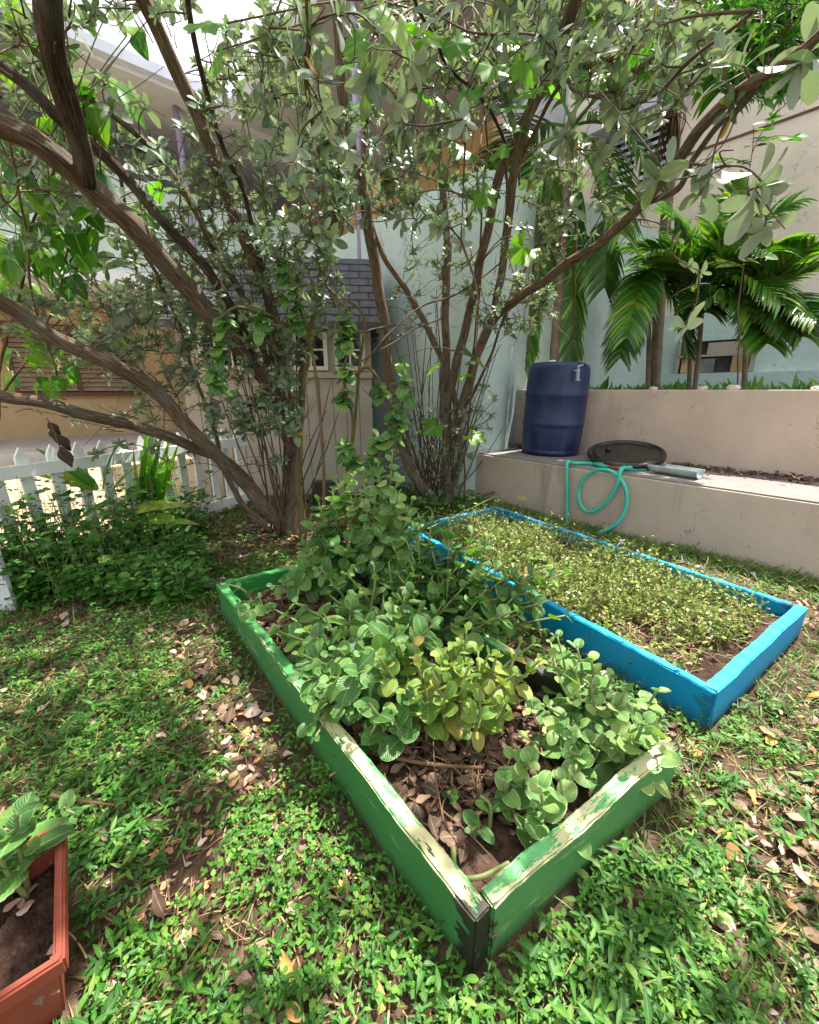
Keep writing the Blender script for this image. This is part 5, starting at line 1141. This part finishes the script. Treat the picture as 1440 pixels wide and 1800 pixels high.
# grass blades
x, y = field(24000, y1=4.0); keep = (vnoise(x, y, 2.5, 21) * .6 + vnoise(x, y, 8, 22) * .5 > np.where(x > .55, .36, np.where(x < -.8, .40, .56))) & (R.random(len(x)) > litter_zone(x, y) * .95); x, y = x[keep], y[keep]; n = len(x)
az = R.uniform(0, 6.28, n); lean = R.uniform(.2, 1.6, n)
tag(scatter('lawn_grass', T['blade'], np.stack([x, y, gz(x, y) - .004], 1), np.stack([np.cos(az) * lean, np.sin(az) * lean, np.ones(n)], 1), np.stack([-np.cos(az), -np.sin(az), lean + .2], 1), R.uniform(.03, .085, n), 'grass'), 'fine green grass of the lawn, thickest at the right', 'grass')
x, y = field(8500, mg=.16); n = len(x); az = R.uniform(0, 6.28, n)
tag(scatter('dry_straw', T['blade'], np.stack([x, y, gz(x, y) + .006], 1), np.stack([np.cos(az), np.sin(az), R.uniform(-.05, .2, n)], 1), np.stack([R.normal(0, .2, n), R.normal(0, .2, n), np.ones(n)], 1), R.uniform(.04, .12, n), 'drygrass', width=np.full(n, .6)), 'dry straw lying between the weeds on the lawn', 'straw')
# taller weeds by the fence, round the trunks and at the foot of the wall
pos, dr, up, sz = [], [], [], []
WST = []
def weed_clump(c, h, n, ls):
    for k in range(2): WST.append((c, c + np.array([R.normal(0, .18) * h, R.normal(0, .18) * h, h * R.uniform(.75, 1.05)])))
    for k in range(n):
        t = R.uniform(0, 6.28); f = R.uniform(.15, 1); pos.append(c + np.array([R.normal(0, .25) * h, R.normal(0, .25) * h, h * f])); dr.append((math.cos(t), math.sin(t), R.uniform(-.4, .4))); up.append((R.normal(0, .3), R.normal(-.2, .3), 1)); sz.append(ls * R.uniform(.7, 1.25))
for k in range(900):
    u, v = R.uniform(-60, 350), R.uniform(905, 1060); p = G(u, v); 
    lf_ = p[0] * -.888 + p[1] * .459
    if lf_ < 3.3: weed_clump(p, R.uniform(.10, .66 if lf_ > 2.95 and u < 330 else .40 if lf_ > 2.6 else .22), 18, R.uniform(.022, .045))
for k in range(46):
    p = G(R.uniform(660, 860), R.uniform(872, 905)); 
    if N_of(p) < 3.1: weed_clump(p, R.uniform(.06, .22), 14, R.uniform(.03, .05))
sz = [q * (1.9 if R.random() < .10 else 1) for q in sz]
fw = tag(scatter('fence_weeds', T['round'] + T['heart'][:1], pos, dr, up, sz, 'weed'), 'tangle of leafy weeds along the fence and round the trunks', 'weeds')
g = Geo()
for a, b in WST: g.add(*tube([a, (a + b) / 2 + R.normal(0, .01, 3), b], [.003, .0015], 3, cap=False))
g.obj('weed_stalks', 'stem', fw, kind='stuff')
pos, dr, up, sz = [], [], [], []
for k in range(1500):
    s_ = R.uniform(-.6, 2.7); n_ = 3.24 - abs(R.normal(0, .12)); p = SN(s_, n_); 
    if in_quad(np.array([p[0]]), np.array([p[1]]), QB)[0]: continue
    p[2] = float(gz(p[0], p[1])); t = R.uniform(0, 6.28)
    for q in range(3): pos.append(p + [0, 0, .01 * q]); dr.append((math.cos(t + 2 * q), math.sin(t + 2 * q), R.uniform(.2, 1.6))); up.append((R.normal(0, .3), -.6, .8)); sz.append(R.uniform(.03, .09))
tag(scatter('wall_foot_grass', T['blade'], pos, dr, up, sz, 'grass', width=np.full(len(pos), 1.6)), 'strip of grass at the foot of the beige wall behind the blue bed', 'grass')
# weeds in the blue bed
def in_bed(n, q, k=.05):
    a, b, c, d = inset(*q, k); s, t = R.random(n)[:, None], R.random(n)[:, None]; return (a * (1 - s) + b * s) * (1 - t) + (d * (1 - s) + c * s) * t
xy = in_bed(4000, QB, .13); far = (xy - bA) @ np.array([*vy]); keep = (vnoise(xy[:, 0], xy[:, 1], 5, 31) + .3 * vnoise(xy[:, 0], xy[:, 1], 14, 32) > .40) & (far > .02); xy = xy[keep]
pos, dr, up, sz = [], [], [], []; g = Geo(); vn_ = .5 + vnoise(xy[:, 0], xy[:, 1], 4, 55)
for i, (a, b) in enumerate(xy):
    h = R.choice([.03, .06, .10, .15]) * R.uniform(.6, 1.3) * vn_[i]; ln_ = np.array([R.normal(0, .05), R.normal(0, .05), h]); c = np.array([a, b, .07])
    if i % 1 == 0: g.add(*tube([c, c + ln_ * .5 + R.normal(0, .006, 3), c + ln_], [.0015, .0009], 3, cap=False))
    for k in range(5):
        t = R.uniform(0, 6.28); pos.append(c + ln_ * R.uniform(.35, 1.05)); dr.append((math.cos(t), math.sin(t), R.uniform(.1, 1.2))); up.append((R.normal(0, .4), R.normal(0, .4), 1)); sz.append(R.uniform(.008, .026))
wd = tag(scatter('bed_weeds', T['round'], pos, dr, up, sz, 'purslane', width=np.full(len(pos), .7)), 'low yellow-green weeds covering the soil of the blue bed', 'weeds')
g.obj('weed_stalks', 'stem', wd, kind='stuff')
xy = in_bed(1500, QB, .18); n = len(xy); az = R.uniform(0, 6.28, n)
scatter('straw', T['blade'], np.column_stack([xy, np.full(n, .085) + R.uniform(0, .03, n)]), np.stack([np.cos(az), np.sin(az), R.uniform(-.1, .4, n)], 1), np.tile([0, 0, 1.], (n, 1)) + R.normal(0, .2, (n, 3)), R.uniform(.05, .13, n), 'drygrass', wd, width=np.full(n, .6))

# ================================================================== FALLEN LEAVES
def lay(x, y, z, lo, hi):
    n = len(x); az = R.uniform(0, 6.28, n)
    return np.stack([x, y, z], 1), np.stack([np.cos(az), np.sin(az), R.normal(0, .15, n)], 1), np.stack([R.normal(0, .35, n), R.normal(0, .35, n), np.ones(n)], 1), R.uniform(lo, hi, n)
def individuals(xyz, k):
    d = np.hypot(xyz[0][:, 0], xyz[0][:, 1]); o = np.argsort(-xyz[3] / (d + .3)); return [a[o[:k]] for a in xyz], [a[o[k:]] for a in xyz]
x, y = field(4600); lz = litter_zone(x, y); keep = R.random(len(x)) < .09 + .8 * lz + .26 * (x > .6); keep &= ~in_quad(x, y, QG, .16) & ~in_quad(x, y, QB, .12) & ~in_quad(x, y, QP, .3); x, y = x[keep], y[keep]
arr = lay(x, y, gz(x, y) + R.uniform(.006, .03, len(x)), .022, .058)
lft = arr[0][:, 0] < .1
tag(scatter('leaf_crumbs', T['litter'], *lay(*(lambda q: (q[0], q[1], gz(*q) + .006))(field(5200, mg=.09)), .008, .026), 'litter'), 'crumbs of dry leaf and bark strewn over the soil of the lawn', 'leaf litter')
for sel, lab, grp in ((lft, 'dry pinkish-brown fallen leaf on the lawn left of the green bed', 'fallen leaves on the left lawn'), (~lft, 'dry tan fallen leaf in the grass right of the green bed', 'fallen leaves on the right lawn')):
    a_, b_ = individuals([q[sel] for q in arr], 100)
    leaf_objs('fallen_leaf', 'litter', *a_, 'litter', None, lab, 'leaf', grp)
    if len(b_[0]): tag(scatter('leaf_litter', T['litter'], *b_, 'litter'), 'far scatter of dry leaves ' + ('on the lawn left of the green bed' if 'left' in grp else 'in the grass right of the green bed'), 'leaf litter')
xy = in_bed(2400, QG, .17); n = len(xy)
arr = lay(xy[:, 0], xy[:, 1], np.full(n, .078) + R.uniform(0, .03, n), .025, .06)
a_, b_ = individuals(arr, 70)
leaf_objs('fallen_leaf', 'litter', *a_, 'litter_dark', None, 'dry brown fallen leaf on the mulch inside the green bed', 'leaf', 'fallen leaves inside the green bed')
tag(scatter('bed_mulch', T['litter'], *b_, 'litter_dark'), 'brown mulch of dry leaves covering the soil of the green bed', 'mulch')
xy = in_bed(420, QG, .22); g = Geo()
for a, b in xy:
    t = R.uniform(0, 6.28); L_ = R.uniform(.04, .2); c = np.array([a, b, .095 + R.uniform(0, .03)]); e = c + np.array([math.cos(t) * L_, math.sin(t) * L_, R.normal(0, .015)]); g.add(*tube(smoothpath([c, (c + e) / 2 + R.normal(0, .012, 3), e], 3), [.0022, .0012], 4, cap=False))
tag(g.obj('mulch_twigs', 'stem_brown', kind='stuff'), 'thin dry twigs lying in the mulch of the green bed', 'twigs')
s_, n_ = R.uniform(-1.5, 2.85, 1500), 4.05 - np.abs(R.normal(0, .13, 1500)); keep = (n_ > 3.3) & ((s_ < 1.15) | (s_ > 2.5)); s_, n_ = s_[keep], n_[keep]
q = np.array([SN(a, b) for a, b in zip(s_, n_)]); arr = lay(q[:, 0], q[:, 1], np.full(len(q), .505) + R.uniform(0, .02, len(q)), .02, .05)
a_, b_ = individuals(arr, 20)
leaf_objs('fallen_leaf', 'litter', *a_, 'litter', None, 'dry brown fallen leaf on the ledge below the upper wall', 'leaf', 'fallen leaves on the ledge')
tag(scatter('ledge_litter', T['litter'], *b_, 'litter_dark'), 'drift of dry brown leaves on the concrete ledge', 'leaf litter')
xy = in_bed(10, QP, .05); arr = lay(xy[:, 0], xy[:, 1], np.full(10, .098) + R.uniform(0, .01, 10), .025, .045)
leaf_objs('fallen_leaf', 'litter', *arr, 'litter', None, 'dry fallen leaf lying in the terracotta planter', 'leaf', 'fallen leaves in the planter')
# individual sticks
for k, (a, b, r0, mat, lab) in enumerate(((G(648, 1322, .12), G(850, 1350, .15), .007, 'stem_brown', 'bare tan stick lying across the mulch of the green bed'),
        (G(90, 1398, .03), G(208, 1416, .03), .005, 'stem_brown', 'grey-brown stick on the lawn behind the terracotta planter'),
        (G(740, 935, .22), G(905, 855, .3), .004, 'stem', 'thin green cane slanting over the back corner of the blue bed'),
        (G(820, 880, .1), G(908, 850, .18), .014, 'stem_brown', 'rough broken branch lying at the foot of the aqua wall'))):
    v, f, u = tube(smoothpath([a, (a + b) / 2 + R.normal(0, .01, 3), b], 6), [r0, r0 * .6], 7, .05); build('stick', v, f, mat, loc=(a + b) / 2); tag(bpy.context.scene.collection.objects[-1], lab, 'stick')
pth = smoothpath([G(797, 1490, .12), G(800, 1525, .12), G(815, 1543, .12), G(850, 1540, .12), G(895, 1517, .13)], 6); v, f, u = tube(pth, [.006, .005], 7); o = build('bent_stick', v, f, 'stem', loc=pth[0]); tag(o, 'curved pale green stem on the litter at the front corner of the green bed', 'stem')
# dead curled leaf hanging on the low limb
dl = empty('dead_leaf_cluster', P(95, 735, 2.2), 'dark shrivelled dead leaves hanging from the lowest limb at the left', 'dead leaves')
v, f, u = tube(smoothpath([P(65, 720, 2.2), P(85, 740, 2.2), P(98, 765, 2.2), P(108, 800, 2.2)], 5), .003, 5); build('stalk', v, f, 'stem_brown', dl)
leaf_objs('leaf', 'litter', [P(98, 762, 2.2), P(106, 785, 2.2), P(84, 742, 2.2), P(90, 755, 2.2)], [[.1, 0, -1], [.1, 0, -1], [.3, 0, -1], [-.2, 0, -1]], [[0, -1, 0]] * 4, [.10, .12, .07, .06], 'dead', dl)
# flowers
for k, (u, v, z, lab) in enumerate(((1093, 951, .16, 'white flower just behind the far board of the blue bed, below the hose'), (1325, 1008, .05, 'small white flower in the grass near the beige wall'))):
    c = G(u, v, z); fl = empty('flower', c, lab, 'flower', 'white flowers'); pos, dr, up, sz = rosette(c, [0, -.4, 1], 9, .035 if k == 0 else .022, 30, 85)
    leaf_objs('petal', 'lance', pos, dr, up, sz, 'petal', fl); vv, f, u_ = tube([[c[0], c[1], 0], c], .003, 5); build('stalk', vv, f, 'stem', fl)
yl = empty('round_leaf_sprout', G(918, 905, .02), 'single round yellow-green leaf on a stalk behind the blue bed corner', 'sprout'); c = G(918, 876, .2)
vv, f, u_ = tube([G(920, 905, .02), c], .002, 5); build('stalk', vv, f, 'stem', yl); leaf_objs('leaf', 'round', [c - [.04, 0, 0]], [[1, .1, .1]], [[0, -.6, 1]], [.085], 'mint_yellow', yl)
# yellow-green groundcover on the terrace edge
pos, dr, up, sz = [], [], [], []
for k in range(160):
    p = SN(R.uniform(1.3, 2.15), R.uniform(4.28, 4.6), 1.06); weed_clump(p, R.uniform(.03, .10), 6, .03)
for k in range(260):
    p = SN(R.uniform(-1.2, 2.6), R.uniform(4.35, 7.2), 1.06); t = R.uniform(0, 6.28)
    for q in range(3): pos.append(p); dr.append((math.cos(t + q * 2) * .5, math.sin(t + q * 2) * .5, 1)); up.append((0, -1, .3)); sz.append(R.uniform(.03, .14) * (1.6 if R.random() < .1 else 1))
tag(scatter('terrace_weeds', T['lance'], pos, dr, up, sz, 'clover'), 'weeds and long grass growing along the top of the beige wall', 'weeds')
